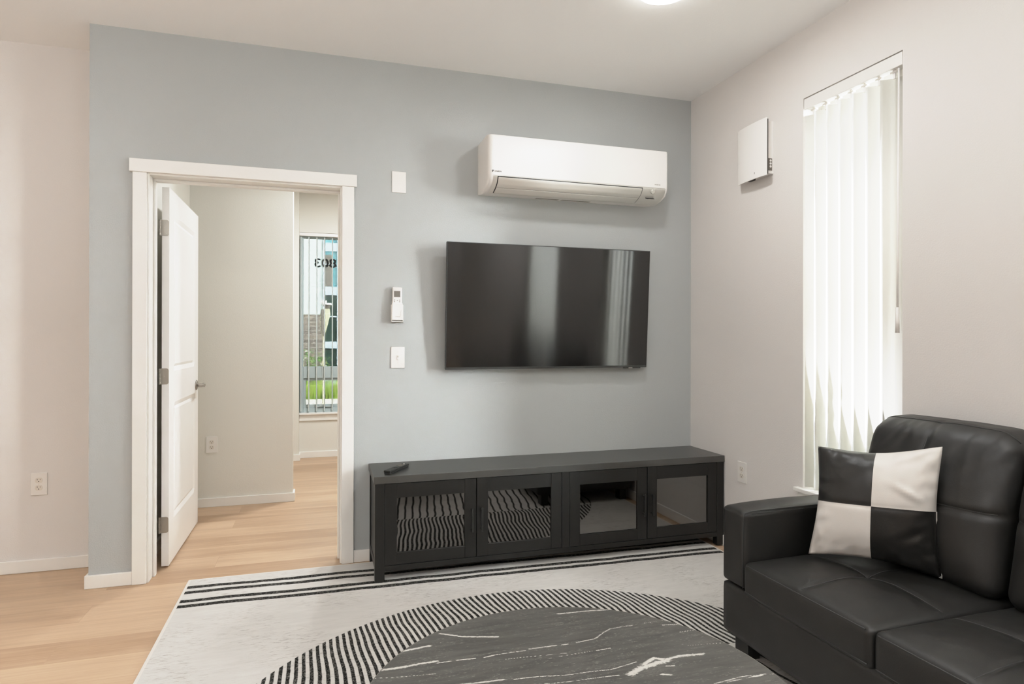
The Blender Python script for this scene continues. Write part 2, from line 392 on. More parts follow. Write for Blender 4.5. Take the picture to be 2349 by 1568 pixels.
# bedroom door, two moulded panels, swung into the bedroom
d = structure('door_1', (-3.056, .19, .012))
DX0, DX1, DY0, DY1, DZ0, DZ1 = -3.074, -3.039, .19, 1.02, .012, 2.010
def door_slab():
    bm = bmesh.new()
    ysl = [DY0, DY0+.115, DY0+.14, DY0+.155, DY1-.155, DY1-.14, DY1-.115, DY1]
    zsl = [DZ0, .235, .26, .275, .825, .84, .865, 1.035, 1.06, 1.075, 1.845, 1.86, 1.885, DZ1]
    def depth(i, j, sgn):
        iy = 2 <= i <= 5; panel = None
        for lo in (1, 7):
            if lo <= j <= lo+5:
                k = j-lo
                ii = [0, 0, 1, 2, 2, 1, 0, 0][i]; kk = [0, 1, 2, 2, 1, 0][k]
                m_ = min(ii, kk); return {0: 0, 1: .008, 2: .003}[m_]
        return 0
    for sx, x in ((1, DX1), (-1, DX0)):
        g = [[bm.verts.new((x-sx*depth(i, j, sx), y, z)) for j, z in enumerate(zsl)] for i, y in enumerate(ysl)]
        for i in range(len(ysl)-1):
            for j in range(len(zsl)-1):
                f = (g[i][j], g[i+1][j], g[i+1][j+1], g[i][j+1]); bm.faces.new(f if sx > 0 else f[::-1])
        if sx > 0: G1 = g
        else: G0 = g
    for i in range(len(ysl)-1):
        bm.faces.new((G1[i][0], G0[i][0], G0[i+1][0], G1[i+1][0])); bm.faces.new((G1[i][-1], G1[i+1][-1], G0[i+1][-1], G0[i][-1]))
    for j in range(len(zsl)-1):
        bm.faces.new((G1[0][j], G1[0][j+1], G0[0][j+1], G0[0][j])); bm.faces.new((G1[-1][j], G0[-1][j], G0[-1][j+1], G1[-1][j+1]))
    return bm
slab = obj('door_slab', door_slab(), MT['door'], d, kind=None)
for zc in (1.795, 1.012, .229):
    pts = []
    for cx_, cz_, a0 in ((-3.052, .031, 0), (-3.052, -.031, -90)):
        for kx in range(6):
            a = math.radians((90-kx*18) if cz_ > 0 else (-kx*18)); pts.append((cx_-.0+.011*math.cos(a), zc+cz_+.011*math.sin(a)))
    poly = [(-3.079, zc+.042)]+pts+[(-3.079, zc-.042)]
    h_ = obj('hinge', MB().prism(poly, .1872, .1898, 'y'), MT['nickel'], d, bevel=.0005, seg=1)
    k_ = MB()
    for q in range(5): k_.cyl((-3.083, .186, zc-.042+q*.0168), (-3.083, .186, zc-.042+q*.0168+.0158), .0055, n=14)
    obj('hinge_knuckle', k_, MT['nickel'], h_)
    sc_ = MB()
    for dz in (-.03, 0.0, .03): sc_.cyl((-3.060+(.005 if dz else -.004), .1855, zc+dz), (-3.060+(.005 if dz else -.004), .188, zc+dz), .0032, n=10)
    obj('hinge_screw', sc_, MT['nickel'], h_)
ky, kz = .955, .912
hd = obj('door_handle', MB().cyl((DX1, ky, kz), (DX1+.006, ky, kz), .032, .031, 32).cyl((DX1+.006, ky, kz), (DX1+.012, ky, kz), .031, .014, 32)
         .cyl((DX1+.012, ky, kz), (DX1+.045, ky, kz), .010, .010, 20).cyl((DX1+.036, ky, kz), (DX1+.052, ky, kz), .0135, .0135, 24)
         .box(DX1+.034, DX1+.054, ky-.10, ky+.008, kz-.008, kz+.008), MT['nickel'], d, bevel=.002)
obj('door_handle', MB().cyl((DX0, ky, kz), (DX0-.006, ky, kz), .031, .031, 32).cyl((DX0-.006, ky, kz), (DX0-.042, ky, kz), .010, .010, 20)
    .box(DX0-.052, DX0-.034, ky-.10, ky+.008, kz-.008, kz+.008), MT['nickel'], d, bevel=.002)
obj('latch_plate', MB().box(DX0+.006, DX1-.006, DY1, DY1+.0015, kz-.03, kz+.03), MT['nickel'], d)

# ------------------------------------------------------------------ windows in the right wall
def right_window(name, y0, y1):
    r = structure(name, (.13, (y0+y1)/2, WZ0))
    f = MB()
    f.box(.11, .17, y1, y1+.085, WZ0, WZ1).box(.11, .17, y0-.045, y0, WZ0, WZ1).box(.11, .17, y1+.045, y0-.045, WZ0, WZ0+.045).box(.11, .17, y1+.045, y0-.045, WZ1-.045, WZ1)
    obj('window_frame', f, MT['trim'], r, bevel=.002, seg=1)
    obj('louver_light_block', MB().box(.056, .109, y1+.0005, y1+.078, WZ0, WZ1), MT['trim'], r)  # added board hidden behind the last louver, keeps daylight off it
    obj('pane', MB().box(.138, .142, y1+.086, y0-.045, WZ0+.045, WZ1-.045), MT['pane'], r)
    obj('window_sill', MB().prism([(-.03, y1-.034), (-.03, y0+.034), (-.0005, y0+.034), (-.0005, y0-.0005), (.11, y0-.0005), (.11, y1+.0005), (-.0005, y1+.0005), (-.0005, y1-.034)], WZ0-.0118, WZ0+.006, 'z'), MT['trim'], r, bevel=.002)
    obj('sill_apron', MB().box(-.016, 0, y1-.02, y0+.02, WZ0-.07, WZ0-.012), MT['trim'], r, bevel=.002)
right_window('window_1', WY0, WY1)
right_window('window_2', VY0, VY1)

def louver(y_c, z0, z1, tilt, width=.089, bow=.008, x_c=.033):
    """one curved vertical slat, solid, bowed towards the room"""
    mb = MB(); n = 10; ct, st_ = math.cos(tilt), math.sin(tilt); th = .0008
    def P(i, side, z):
        u = (i/n-.5)*width; b = bow*(1-(2*i/n-1)**2)+side*th
        return (x_c+u*st_+b*ct, y_c-u*ct+b*st_, z)
    for side in (0, 1):
        mb.strip([P(i, side, z0) for i in range(n+1)], [P(i, side, z1) for i in range(n+1)])
    for z in (z0, z1): mb.strip([P(i, 0, z) for i in range(n+1)], [P(i, 1, z) for i in range(n+1)])
    for i in (0, n): mb.strip([P(i, 0, z0), P(i, 0, z1)], [P(i, 1, z0), P(i, 1, z1)])
    bmesh.ops.remove_doubles(mb.bm, verts=mb.bm.verts, dist=.00005)
    return mb

def vertical_blind(y0, y1, label, wand=True, nl=7):
    r = thing('vertical_blind', (.03, (y0+y1)/2, WZ1-.065), label, 'blind')
    obj('headrail', MB().box(.008, .052, y1+.004, y0-.004, WZ1-.052, WZ1-.006), MT['plastic'], r, bevel=.002)
    obj('valance', MB().box(.001, .0045, y1+.003, y0-.003, WZ1-.058, WZ1-.005), MT['plate'], r, bevel=.001, seg=1)
    n = nl; pitch = (y0-y1-.03)/n
    for k in range(n):
        yc = y0-.001-pitch*(k+.5)
        tl = math.radians(34)
        lv = obj('louver', louver(yc, WZ0+.010, WZ1-.082, tl, .108, .012), MT['louver'], r, smooth=True)
        obj('louver_clip', MB().box(.028, .036, yc-.006, yc+.006, WZ1-.090, WZ1-.052).box(.024, .040, yc-.016, yc+.016, WZ1-.066, WZ1-.058), MT['plastic'], lv, bevel=.001, seg=1)
    if wand:
        wd = obj('wand', MB().tube([(-.004, y1+.014, WZ1-.07), (-.006, y1+.016, 1.6), (-.006, y1+.018, 1.34)], .0042, 10), MT['plastic'], r, smooth=True)
        obj('wand_grip', MB().cyl((-.006, y1+.018, 1.345), (-.006, y1+.018, 1.24), .0065, .0085, 16), MT['plastic'], wd, smooth=True)
    return r
vertical_blind(WY0, WY1, 'white vertical blind with closed louvers in the tall narrow window left of the sofa')
vertical_blind(VY0, VY1, 'white vertical blind with closed louvers in the second window behind the sofa', nl=13)

# ------------------------------------------------------------------ bedroom window, blind, number
r = structure('window_3', ((BX0+BX1)/2, 3.28, BZ0))
f = MB(); fx0, fx1 = BX0, BX1
f.box(fx0, fx0+.045, 3.25, 3.31, BZ0, BZ1).box(fx1-.045, fx1, 3.25, 3.31, BZ0, BZ1).box(fx0+.045, fx1-.045, 3.25, 3.31, BZ1-.05, BZ1).box(fx0+.045, fx1-.045, 3.25, 3.31, BZ0, BZ0+.05)
f.box(fx0+.045, fx1-.045, 3.245, 3.312, .805, .925)
obj('window_frame', f, MT['vinyl'], r, bevel=.003)
f = MB().box(fx0+.045, fx0+.07, 3.262, 3.30, BZ0+.05, .805).box(fx1-.07, fx1-.045, 3.262, 3.30, BZ0+.05, .805).box(fx0+.07, fx1-.07, 3.262, 3.30, BZ0+.05, BZ0+.08).box(fx0+.07, fx1-.07, 3.262, 3.30, .78, .805)
sash = obj('sash', f, MT['vinyl'], r, bevel=.002)
obj('sash_latch', MB().box(-2.30, -2.15, 3.235, 3.262, BZ0+.055, BZ0+.067).box(-2.28, -2.22, 3.228, 3.25, BZ0+.067, BZ0+.085), MT['vinyl'], sash, bevel=.003)
obj('pane', MB().box(fx0+.045, fx1-.045, 3.279, 3.283, .925, BZ1-.05), MT['pane_dimmed'], r)
obj('pane', MB().box(fx0+.07, fx1-.07, 3.279, 3.283, BZ0+.08, .78), MT['pane_dimmed'], r)
obj('window_sill', MB().prism([(fx0+.008, 3.165), (fx1+.03, 3.165), (fx1+.03, 3.1995), (fx1-.0005, 3.1995), (fx1-.0005, 3.25), (fx0+.0005, 3.25), (fx0+.0005, 3.1995), (fx0+.008, 3.1995)], BZ0-.0118, BZ0+.004, 'z'), MT['trim'], r, bevel=.002)
obj('sill_apron', MB().box(fx0+.008, fx1+.02, 3.186, 3.2, BZ0-.075, BZ0-.012), MT['trim'], r, bevel=.002)
# house number, reads correctly from outside, mirrored from indoors
num = text('house_number', '803', .128, MT['blackvinyl'], (-2.106, 3.287, 1.952), (PI/2, 0, PI), r, extr=.0004, sx=1.2, font_off=.0025)
b = thing('vertical_blind', (-1.88, 3.222, BZ1-.04), 'grey vertical blind with open slats in the bedroom window', 'blind')
obj('headrail', MB().box(fx0+.004, fx1-.004, 3.203, 3.243, BZ1-.035, BZ1-.002), MT['plastic'], b, bevel=.002)
for k in range(15):
    xs_ = -2.456+k*.0767
    lv = obj('louver', MB().prism([(xs_-.0062, 3.203), (xs_-.0030, 3.2025), (xs_+.0062, 3.223), (xs_+.0010, 3.2435), (xs_-.0020, 3.243), (xs_+.0030, 3.223)], BZ0+.02, BZ1-.045, 'z'), MT['louver_grey'], b)
cord = MB()
for k in range(170):
    z = .56+k*.0098
    if z < BZ1-.03:
        c_ = Vector((-2.243, 3.2, z)); bmesh.ops.create_icosphere(cord.bm, subdivisions=1, radius=.0034, matrix=Matrix.Translation(c_))
obj('bead_chain', cord, MT['plastic'], b, smooth=True)

# ------------------------------------------------------------------ outside the bedroom
obj('exterior_ground', MB().box(-22, 18, 3.37, 26, -.16, -.02), MT['soil'], kind='structure')
obj('exterior_reflector', MB().box(.6, 14, -12, 6.3, -.02, .01), MT['concrete'], kind='structure')  # added unseen pale slab, reflects daylight up at the right-wall louvers
obj('exterior_pavement', MB().box(-18, 14, 6.4, 9.4, -.02, .02), MT['concrete'], kind='structure')
FY = 12.0
bd = thing('apartment_building', (-2, FY+.5, -.02), 'pale apartment building with siding, brick base and teal windows opposite the bedroom', 'building')
obj('siding_wall', MB().box(-9, -2.19, FY, FY+.4, 1.78, 7), MT['siding'], bd, kind=None, origin=(0, 0, 0))
obj('brick_base', MB().box(-9, -2.19, FY-.03, FY+.4, -.02, 1.60).box(-9, -2.19, FY-.022, FY+.4, 1.6001, 1.7799), MT['brick'], bd, origin=(0, 0, 0))
fr = MB()
zb = [(-.02, .22), (.98, 1.14), (2.24, 2.44), (3.28, 3.48), (4.3, 4.5)]
for x0 in (-2.19, -1.05, .1, 1.3, 2.5, 3.7):
    fr.box(x0, x0+.05, FY-.045, FY+.3, -.02, 7)
    fr.box(x0+.32, x0+.345, FY-.038, FY+.3, -.02, 7)
for a, b_ in zb: fr.box(-2.19, 4.5, FY-.03, FY+.3, a, b_)
for a in (1.72, 2.96): fr.box(-2.188, 4.5, FY-.015, FY+.3, a, a+.025)
obj('window_grid', fr, MT['frame_ext'], bd)
obj('window_glass', MB().box(-2.14, 4.4, FY+.02, FY+.05, 2.3, 6.9), MT['teal'], bd)
obj('window_glass', MB().box(-2.14, 4.4, FY+.02, FY+.05, .1, 2.3), MT['green_reflection'], bd)
obj('curtain', MB().prism([(-2.14, FY+.012), (-2.02, FY+.005), (-1.97, FY+.012), (-2.0, FY+.018), (-2.14, FY+.018)], 2.44, 3.2, 'z'), MT['lampgrey'], bd)

def blades(n, xr, yr, h, wd, lean, z0=0.0):
    bm = bmesh.new()
    for _ in range(n):
        x = random.uniform(*xr); y = random.uniform(*yr); hh = h*random.uniform(.6, 1.15); a = random.uniform(0, 2*PI); l = lean*random.uniform(.3, 1)
        ca, sa = math.cos(a), math.sin(a); px, py = -sa*wd, ca*wd; prev = None
        for s_ in range(4):
            t_ = s_/3; k = (1-t_*.85); c_ = (x+ca*l*t_*t_, y+sa*l*t_*t_, z0+hh*t_*(1-.18*t_*t_))
            cur = (bm.verts.new((c_[0]+px*k, c_[1]+py*k, c_[2])), bm.verts.new((c_[0]-px*k, c_[1]-py*k, c_[2])))
            if prev: bm.faces.new((prev[0], prev[1], cur[1], cur[0]))
            prev = cur
    return bm
g = obj('ornamental_grass', blades(5200, (-5.2, 1.5), (9.45, 10.3), .46, .006, .16, -.02), MT['grass'], recalc=False); g['kind'] = 'stuff'
tag(g, 'bright green ornamental grass bed outside the bedroom window', 'grass')
def shrub(x, y, z0, h, label, flowers=True):
    r = thing('flowering_shrub', (x, y, z0), label, 'shrub')
    bm = bmesh.new()
    for _ in range(420):
        a = random.uniform(0, 2*PI); rr = random.uniform(0, .2)**.8; z = z0+random.uniform(.02, h); c_ = Vector((x+rr*math.cos(a), y+rr*math.sin(a), z))
        u = Vector((random.uniform(-1, 1), random.uniform(-1, 1), random.uniform(-.2, 1))).normalized(); v = u.orthogonal().normalized()
        s_ = random.uniform(.02, .035); bm.faces.new([bm.verts.new(c_+q) for q in (-u*s_, v*s_*.5, u*s_, -v*s_*.5)])
    obj('foliage', bm, MT['leaf'], r, recalc=False)
    mb = MB()
    for _ in range(5):
        a = random.uniform(0, 2*PI); mb.tube([(x, y, z0), (x+.05*math.cos(a), y+.05*math.sin(a), z0+h*.5), (x+.13*math.cos(a), y+.13*math.sin(a), z0+h*.9)], .006, 6)
    obj('stem', mb, MT['reed'], r)
    bm = bmesh.new()
    for _ in range(9):
        a = random.uniform(0, 2*PI); rr = random.uniform(.02, .2); c_ = Vector((x+rr*math.cos(a), y-.1*random.random(), z0+h*random.uniform(.5, 1)))
        bmesh.ops.create_icosphere(bm, subdivisions=1, radius=.032, matrix=Matrix.Translation(c_) @ Matrix.Diagonal((1, 1, .55, 1)))
    if flowers: obj('blossom', bm, MT['petal'], r)
    else: bm.free()
shrub(-2.52, 10.9, -.02, 1.0, 'white flowering shrub against the brick base outside, leftmost through the window')
shrub(-2.24, 11.55, -.02, .80, 'low shrub with white blossoms in front of the brick, beside the window grid')
g = obj('reed_clump', blades(60, (-1.75, -1.45), (11.2, 11.35), 1.15, .007, .22, -.02), MT['reed'], recalc=False); tag(g, 'clump of dry upright reeds in front of the building windows painted with green reflections', 'plant')
# lamp post seen through the open blind
lp = thing('post_lamp', (-2.21, 7.0, .02), 'cream tapered post lamp with white cap standing outside the bedroom window', 'lamp')
obj('pole', MB().cyl((-2.215, 7, .02), (-2.215, 7, 1.28), .012, .012, 16), MT['lampcream'], lp)
obj('tapered_body', MB().prism([(-2.245, 1.69), (-2.115, 1.69), (-2.105, 1.60), (-2.13, 1.50), (-2.205, 1.20), (-2.225, 1.20), (-2.262, 1.40), (-2.262, 1.6)], 6.96, 7.04, 'y'), MT['lampcream'], lp, bevel=.01)
obj('louvred_side', MB().prism([(-2.25, 1.68), (-2.205, 1.68), (-2.205, 1.26), (-2.22, 1.24), (-2.25, 1.40)], 6.95, 6.959, 'y'), MT['lampgrey'], lp)
obj('neck', MB().cyl((-2.155, 7, 1.685), (-2.155, 7, 1.75), .035, .06, 20), MT['lampgrey'], lp)
obj('cap', MB().cyl((-2.16, 7, 1.75), (-2.16, 7, 1.78), .085, .07, 28).box(-2.262, -2.16, 6.95, 7.05, 1.77, 1.82), MT['plastic'], lp, bevel=.004)

# ------------------------------------------------------------------ wall plates
def outlet(loc, rz, label):
    """built with its back on the plane y=0, face towards -y"""
    r = thing('power_outlet', (0, 0, 0), label, 'outlet')
    obj('cover_plate', MB().box(-.037, .037, -.006, 0, -.058, .058), MT['plate'], r, bevel=.002, origin=(0, 0, 0))
    for zc in (.0195, -.0195):
        pts = [(.0168*math.cos(a), zc+max(-.0135, min(.0135, .0168*math.sin(a)))) for a in [2*PI*i/28 for i in range(28)]]
        f_ = obj('receptacle', MB().prism(pts, -.0075, -.004, 'y'), MT['socket'], r, origin=(0, 0, 0))
        obj('slot', MB().box(-.0075, -.0055, -.0079, -.007, zc+.0005, zc+.0085).box(.0055, .0075, -.0079, -.007, zc+.0015, zc+.0075)
            .cyl((0, -.0079, zc-.006), (0, -.007, zc-.006), .0027, n=12), MT['slot'], f_, origin=(0, 0, 0))
    obj('screw', MB().cyl((0, -.0078, 0), (0, -.0055, 0), .0028, n=12), MT['socket'], r, origin=(0, 0, 0))
    r.location = loc; r.rotation_euler = (0, 0, rz); return r
o1 = outlet((-3.674, .338, .4535), 0, 'white duplex outlet low on the white wall left of the grey wall')
dup(o1, (-.0, -.517, .464), -PI/2, 'white duplex outlet on the right wall between media console and sofa')
dup(o1, (-3.019, 1.447, .447), 0, 'white duplex outlet on the bedroom wall just past the open door')

p_ = obj('blank_plate', MB().box(-1.8985, -1.821, -.006, .001, 2.0215, 2.1385), MT['plate'], bevel=.002); tag(p_, 'blank white rectangular wall plate high beside the door casing', 'wall plate')
s_ = thing('light_switch', (-1.8645, 0, 1.05), 'white toggle light switch on the grey wall below the remote holder', 'switch')
obj('cover_plate', MB().box(-1.902, -1.827, -.006, 0, 1.050, 1.168), MT['plate'], s_, bevel=.002)
obj('toggle', MB().box(-1.8695, -1.8595, -.010, -.0055, 1.096, 1.121), MT['plate'], s_, bevel=.001, seg=1)
tg = obj('toggle_lever', MB().prism([(-.005, 1.104), (-.018, 1.116), (-.017, 1.121), (-.006, 1.114)], -1.8678, -1.8612, 'x'), MT['plate'], s_, bevel=.001, seg=1)
for z in (1.139, 1.079): obj('screw', MB().cyl((-1.8645, -.0075, z), (-1.8645, -.006, z), .0028, n=10), MT['socket'], s_)
# remote in a wall holder
hl = thing('remote_holder', (-1.87, 0, 1.31), 'white wall bracket holding the air conditioner remote', 'holder')
obj('back_plate', MB().box(-1.898, -1.842, -.005, .001, 1.32, 1.42), MT['plate'], hl, bevel=.002)
obj('pocket', MB().box(-1.9035, -1.8985, -.034, -.0, 1.31, 1.40).box(-1.8435, -1.8385, -.034, 0, 1.31, 1.40).box(-1.9035, -1.8385, -.034, 0, 1.304, 1.310), MT['plate'], hl, bevel=.002)
rm = thing('remote_control', (-1.87, -.02, 1.312), 'white air conditioner remote with grey display mounted on the wall', 'remote')
obj('body', MB().box(-1.8975, -1.8445, -.030, -.007, 1.312, 1.496), MT['plastic'], rm, bevel=.006, seg=3)
obj('front_cover', MB().box(-1.8995, -1.8425, -.036, -.030, 1.314, 1.408), MT['plastic'], rm, bevel=.003)
obj('display', MB().box(-1.889, -1.855, -.0312, -.0295, 1.441, 1.475), MT['lampgrey'], rm)
bt = MB()
for x_, z_ in ((-1.886, 1.425), (-1.886, 1.416), (-1.871, 1.423), (-1.858, 1.425), (-1.858, 1.416)): bt.cyl((x_, -.0315, z_), (x_, -.0295, z_), .0030, n=10)
obj('button', bt, MT['logo_grey'], rm)
obj('cover_groove', MB().prism([(-1.8570, 1.330), (-1.8560, 1.330), (-1.8500, 1.369), (-1.8510, 1.369)], -.0364, -.0355, 'y'), MT['logo_grey'], rm)
text('brand_mark', 'DAIKIN', .0075, MT['logo_grey'], (-1.883, -.0362, 1.331), (PI/2, 0, 0), rm, .0002)

# ------------------------------------------------------------------ air conditioner
ac = thing('air_conditioner', (-.86, 0, 2.03), 'white wall mounted air conditioner with long horizontal vane above the television', 'air conditioner')
AX0, AX1 = -1.408, -.308
body = [(.001, 2.040), (-.118, 2.026), (-.150, 2.034), (-.180, 2.045), (-.212, 2.062), (-.230, 2.084), (-.236, 2.104), (-.236, 2.312), (-.232, 2.321), (-.222, 2.325), (.001, 2.325)]
def ac_body():
    """profile swept along x; ends rounded in plan and right back drawn in"""
    bm = bmesh.new(); n = 7; R = .030; rings = []
    xs = [(AX0+R*(1-math.sin(a)), R*(1-math.cos(a))) for a in [PI/2*i/n for i in range(n, -1, -1)]]
    xe = [(AX1-R*(1-math.sin(a))*.5, R*.5*(1-math.cos(a))) for a in [PI/2*i/n for i in range(0, n+1)]]
    for x, ins in xs+xe:
        ring = []
        for y, z in body:
            k = max(0, min(1, -y/.236)); yy = y+ins*(1 if y < -.1 else k)
            xx = x
            if x > -.5 and z < 2.06: xx = x-.033*(1-min(1, (-y)/.21))*(1 if z < 2.05 else .5)
            ring.append(bm.verts.new((xx, yy, z)))
        rings.append(ring)
    m = len(body)
    for a, b_ in zip(rings, rings[1:]):
        for i in range(m): bm.faces.new((a[i], a[(i+1) % m], b_[(i+1) % m], b_[i]))
    bm.faces.new(rings[0]); bm.faces.new(rings[-1][::-1]); return bm
o = obj('housing', ac_body(), MT['acwhite'], ac, smooth=True)
o.data.set_sharp_from_angle(angle=math.radians(28))
def prof_strip(x0, x1, a, b_, off, slant=0.0, n=14, skew=0.0):
    """strip lying on the lower front of the housing between profile parameters a..b, lifted by off"""
    seg = [Vector((0, y, z)) for y, z in body[1:7]][::-1]      # from front top (y-.236,z2.104) down to the bottom edge
    L = [0]
    for p, q in zip(seg, seg[1:]): L.append(L[-1]+(q-p).length)
    def at_(t_):
        s = t_*L[-1]
        for i in range(len(seg)-1):
            if s <= L[i+1]+1e-9:
                k = (s-L[i])/(L[i+1]-L[i]); p = seg[i].lerp(seg[i+1], k); d_ = (seg[i+1]-seg[i]).normalized(); break
        nrm = Vector((0, -d_.z*-1, d_.y*-1)); nrm = Vector((0, d_.z, -d_.y))
        if nrm.y > 0 and nrm.z > 0: nrm = -nrm
        return p, nrm
    A = []; B = []
    for i in range(n+1):
        t_ = a+(b_-a)*i/n; p, nr = at_(t_); q = p+nr*off
        A.append((x0+slant*t_, q.y, q.z)); B.append((x1+slant*t_, q.y, q.z))
    return MB().strip(A, B)
# normals point outwards (down/forwards)
def solid(name, mb, mat, th=.0015):
    o = obj(name, mb, mat, ac, recalc=False, smooth=True)
    s = o.modifiers.new('thick', 'SOLIDIFY'); s.thickness = th; s.offset = 0; return o
solid('lower_panel', prof_strip(AX0+.028, AX1-.018, .03, .985, .0016), MT['acvane'])
solid('vane_gap_shade', prof_strip(-1.357, -.476, .045, .88, .0028), MT['black'])  # black strip standing in for the shaded gaps around the vanes
solid('upper_vane', prof_strip(-1.352, -.481, .075, .50, .0052), MT['acvane'], .003)
solid('lower_vane', prof_strip(-1.352, -.481, .52, .86, .0046), MT['acvane'], .003)
obj('panel_lip', MB().box(AX0+.03, AX1-.02, -.2385, -.234, 2.1015, 2.1045), MT['acvane'], ac)
se = obj('motion_sensor', MB().cyl((-.405, -.222, 2.083), (-.405, -.2335, 2.077), .017, .013, 28), MT['sensor'], ac, bevel=.003)
dsp = obj('display', MB().box(-.437, -.380, -.2, -.199, 2.035, 2.051, rot=Matrix.Rotation(math.radians(-58), 3, 'X')), MT['black'], ac)
dsp.location += Vector((0, .003, .004))
lt = MB()
for i in range(5): lt.box(-.428+i*.0095, -.4255+i*.0095, -.2015, -.2005, 2.038, 2.048, rot=Matrix.Rotation(math.radians(-58), 3, 'X'))
l_ = obj('display_mark', lt, MT['plate'], dsp)
l_.location += Vector((0, -.003, -.003))
for x0, x1 in ((-1.075, -.935), (-.915, -.735)):
    obj('rating_label', MB().prism([(-.075, 2.0308), (-.035, 2.0356), (-.035, 2.0349), (-.075, 2.0301)], x0, x1, 'x'), MT['label'], ac)
mk = MB().prism([(-1.3885, 2.117), (-1.3835, 2.117), (-1.3775, 2.128), (-1.3885, 2.128), (-1.3905, 2.1235), (-1.386, 2.1235)], -.2375, -.236, 'y')
obj('brand_emblem', mk, MT['logo_dark'], ac)
text('brand_mark', 'DAIKIN', .0115, MT['logo_dark'], (-1.3745, -.2364, 2.1185), (PI/2, 0, 0), ac, .0003, font_off=.0003)
text('series_mark', 'INVERTER', .0085, MT['logo_grey'], (-.398, -.2364, 2.1175), (PI/2, 0, 0), ac, .0003, font_off=.0001)

# ------------------------------------------------------------------ fresh air vent on the right wall
v = thing('wall_vent', (0, -.65, 2.07), 'white boxy wall vent with curved cover high on the right wall', 'vent')
obj('base_box', MB().prism([(0, -.766), (0, -.545), (-.026, -.545), (-.040, -.60), (-.043, -.766)], 2.083, 2.358, 'z'), MT['plastic'], v, bevel=.002)
pts = [(-.0535, -.779), (-.0595, -.72), (-.059, -.66), (-.056, -.60), (-.050, -.555), (-.042, -.527)]
obj('front_cover', MB().prism(pts+[(x+.0045, y) for x, y in pts[::-1]], 2.070, 2.372, 'z'), MT['plastic'], v, bevel=.002)
obj('cover_gap_shade', MB().prism([(-.0425, -.7775), (-.0478, -.7775), (-.052, -.62), (-.040, -.56), (-.035, -.56), (-.040, -.62)], 2.078, 2.364, 'z'), MT['slot'], v)  # solid dark strip standing in for shade between cover and base
obj('vent_grille', MB().box(-.034, -.010, -.7675, -.766, 2.098, 2.162), MT['lampgrey'], v)
gr = MB()
for z in (2.150, 2.135, 2.119): gr.cyl((-.020, -.7684, z), (-.020, -.7672, z), .0062, n=16)
obj('grille_hole', gr, MT['plastic'], v)
obj('pull_tab', MB().box(-.050, -.028, -.66, -.62, 2.0715, 2.0825), MT['slot'], v)
obj('indicator', MB().box(-.0600, -.0585, -.691, -.689, 2.095, 2.106), MT['slot'], v)

# ------------------------------------------------------------------ television
tv = thing('television', (-.98, -.08, 1.04), 'large flat black television mounted on the grey wall under the air conditioner', 'television')
TX0, TX1 = -1.6085, -.3535
def tvp(w_, h_, dd):   # h: 0 bottom..1 top on the screen plane, dd: depth behind the plane
    zb_, zt = 1.040, 1.7495; yb, yt = -.060, -.105
    nrm = Vector((0, -(zt-zb_), -(yb-yt)*-1*-1)).normalized()
    n2 = Vector((0, (zt-zb_), (yb-yt))).normalized()     # points to the wall
    p = Vector((TX0+(TX1-TX0)*w_, yb+(yt-yb)*h_, zb_+(zt-zb_)*h_)); return p+n2*dd
def tvbox(w0, w1, h0, h1, d0, d1):
    bm = bmesh.new(); vs = [bm.verts.new(tvp(a, b_, c_)) for a in (w0, w1) for c_ in (d0, d1) for b_ in (h0, h1)]
    for f_ in ((0, 1, 3, 2), (4, 6, 7, 5), (0, 4, 5, 1), (2, 3, 7, 6), (0, 2, 6, 4), (1, 5, 7, 3)): bm.faces.new([vs[i] for i in f_])
    return bm
obj('housing', tvbox(0, 1, 0, 1, .001, .024), MT['bezel'], tv, bevel=.0015)
obj('rear_case', tvbox(.12, .88, .04, .5, .024, .042), MT['black'], tv, bevel=.003)
bz = bmesh.new()
sw_, sh_ = .0028, .0055
def addq(bm, w0, w1, h0, h1, d0, d1):
    vs = [bm.verts.new(tvp(a, b_, c_)) for a in (w0, w1) for c_ in (d0, d1) for b_ in (h0, h1)]
    for f_ in ((0, 1, 3, 2), (4, 6, 7, 5), (0, 4, 5, 1), (2, 3, 7, 6), (0, 2, 6, 4), (1, 5, 7, 3)): bm.faces.new([vs[i] for i in f_])
addq(bz, 0, sw_, 0, 1, -.0015, .0009); addq(bz, 1-sw_, 1, 0, 1, -.0015, .0009); addq(bz, sw_, 1-sw_, 1-sh_, 1, -.0015, .0009); addq(bz, sw_, 1-sw_, 0, .017, -.0025, .0009)
obj('bezel', bz, MT['bezel'], tv)
sbm = bmesh.new(); q_ = [sbm.verts.new(tvp(a, b_, .0002)) for a, b_ in ((sw_, .017), (1-sw_, .017), (1-sw_, 1-sh_), (sw_, 1-sh_))]
fa = sbm.faces.new(q_); uv = sbm.loops.layers.uv.new('UVMap')
for l_, c_ in zip(fa.loops, ((0, 0), (1, 0), (1, 1), (0, 1))): l_[uv].uv = c_
obj('screen', sbm, MT['screen'], tv, recalc=False)
obj('infrared_foot', tvbox(.88, .97, -.008, 0.0, .004, .014), MT['bezel'], tv)
obj('status_light', tvbox(.905, .925, -.006, -.001, .001, .0035), MT['plastic'], tv)
obj('wall_bracket', MB().box(-1.25, -.72, -.012, .001, 1.25, 1.55).box(-1.2, -1.16, -.05, -.012, 1.2, 1.55).box(-.8, -.76, -.05, -.012, 1.2, 1.55), MT['black'], tv)

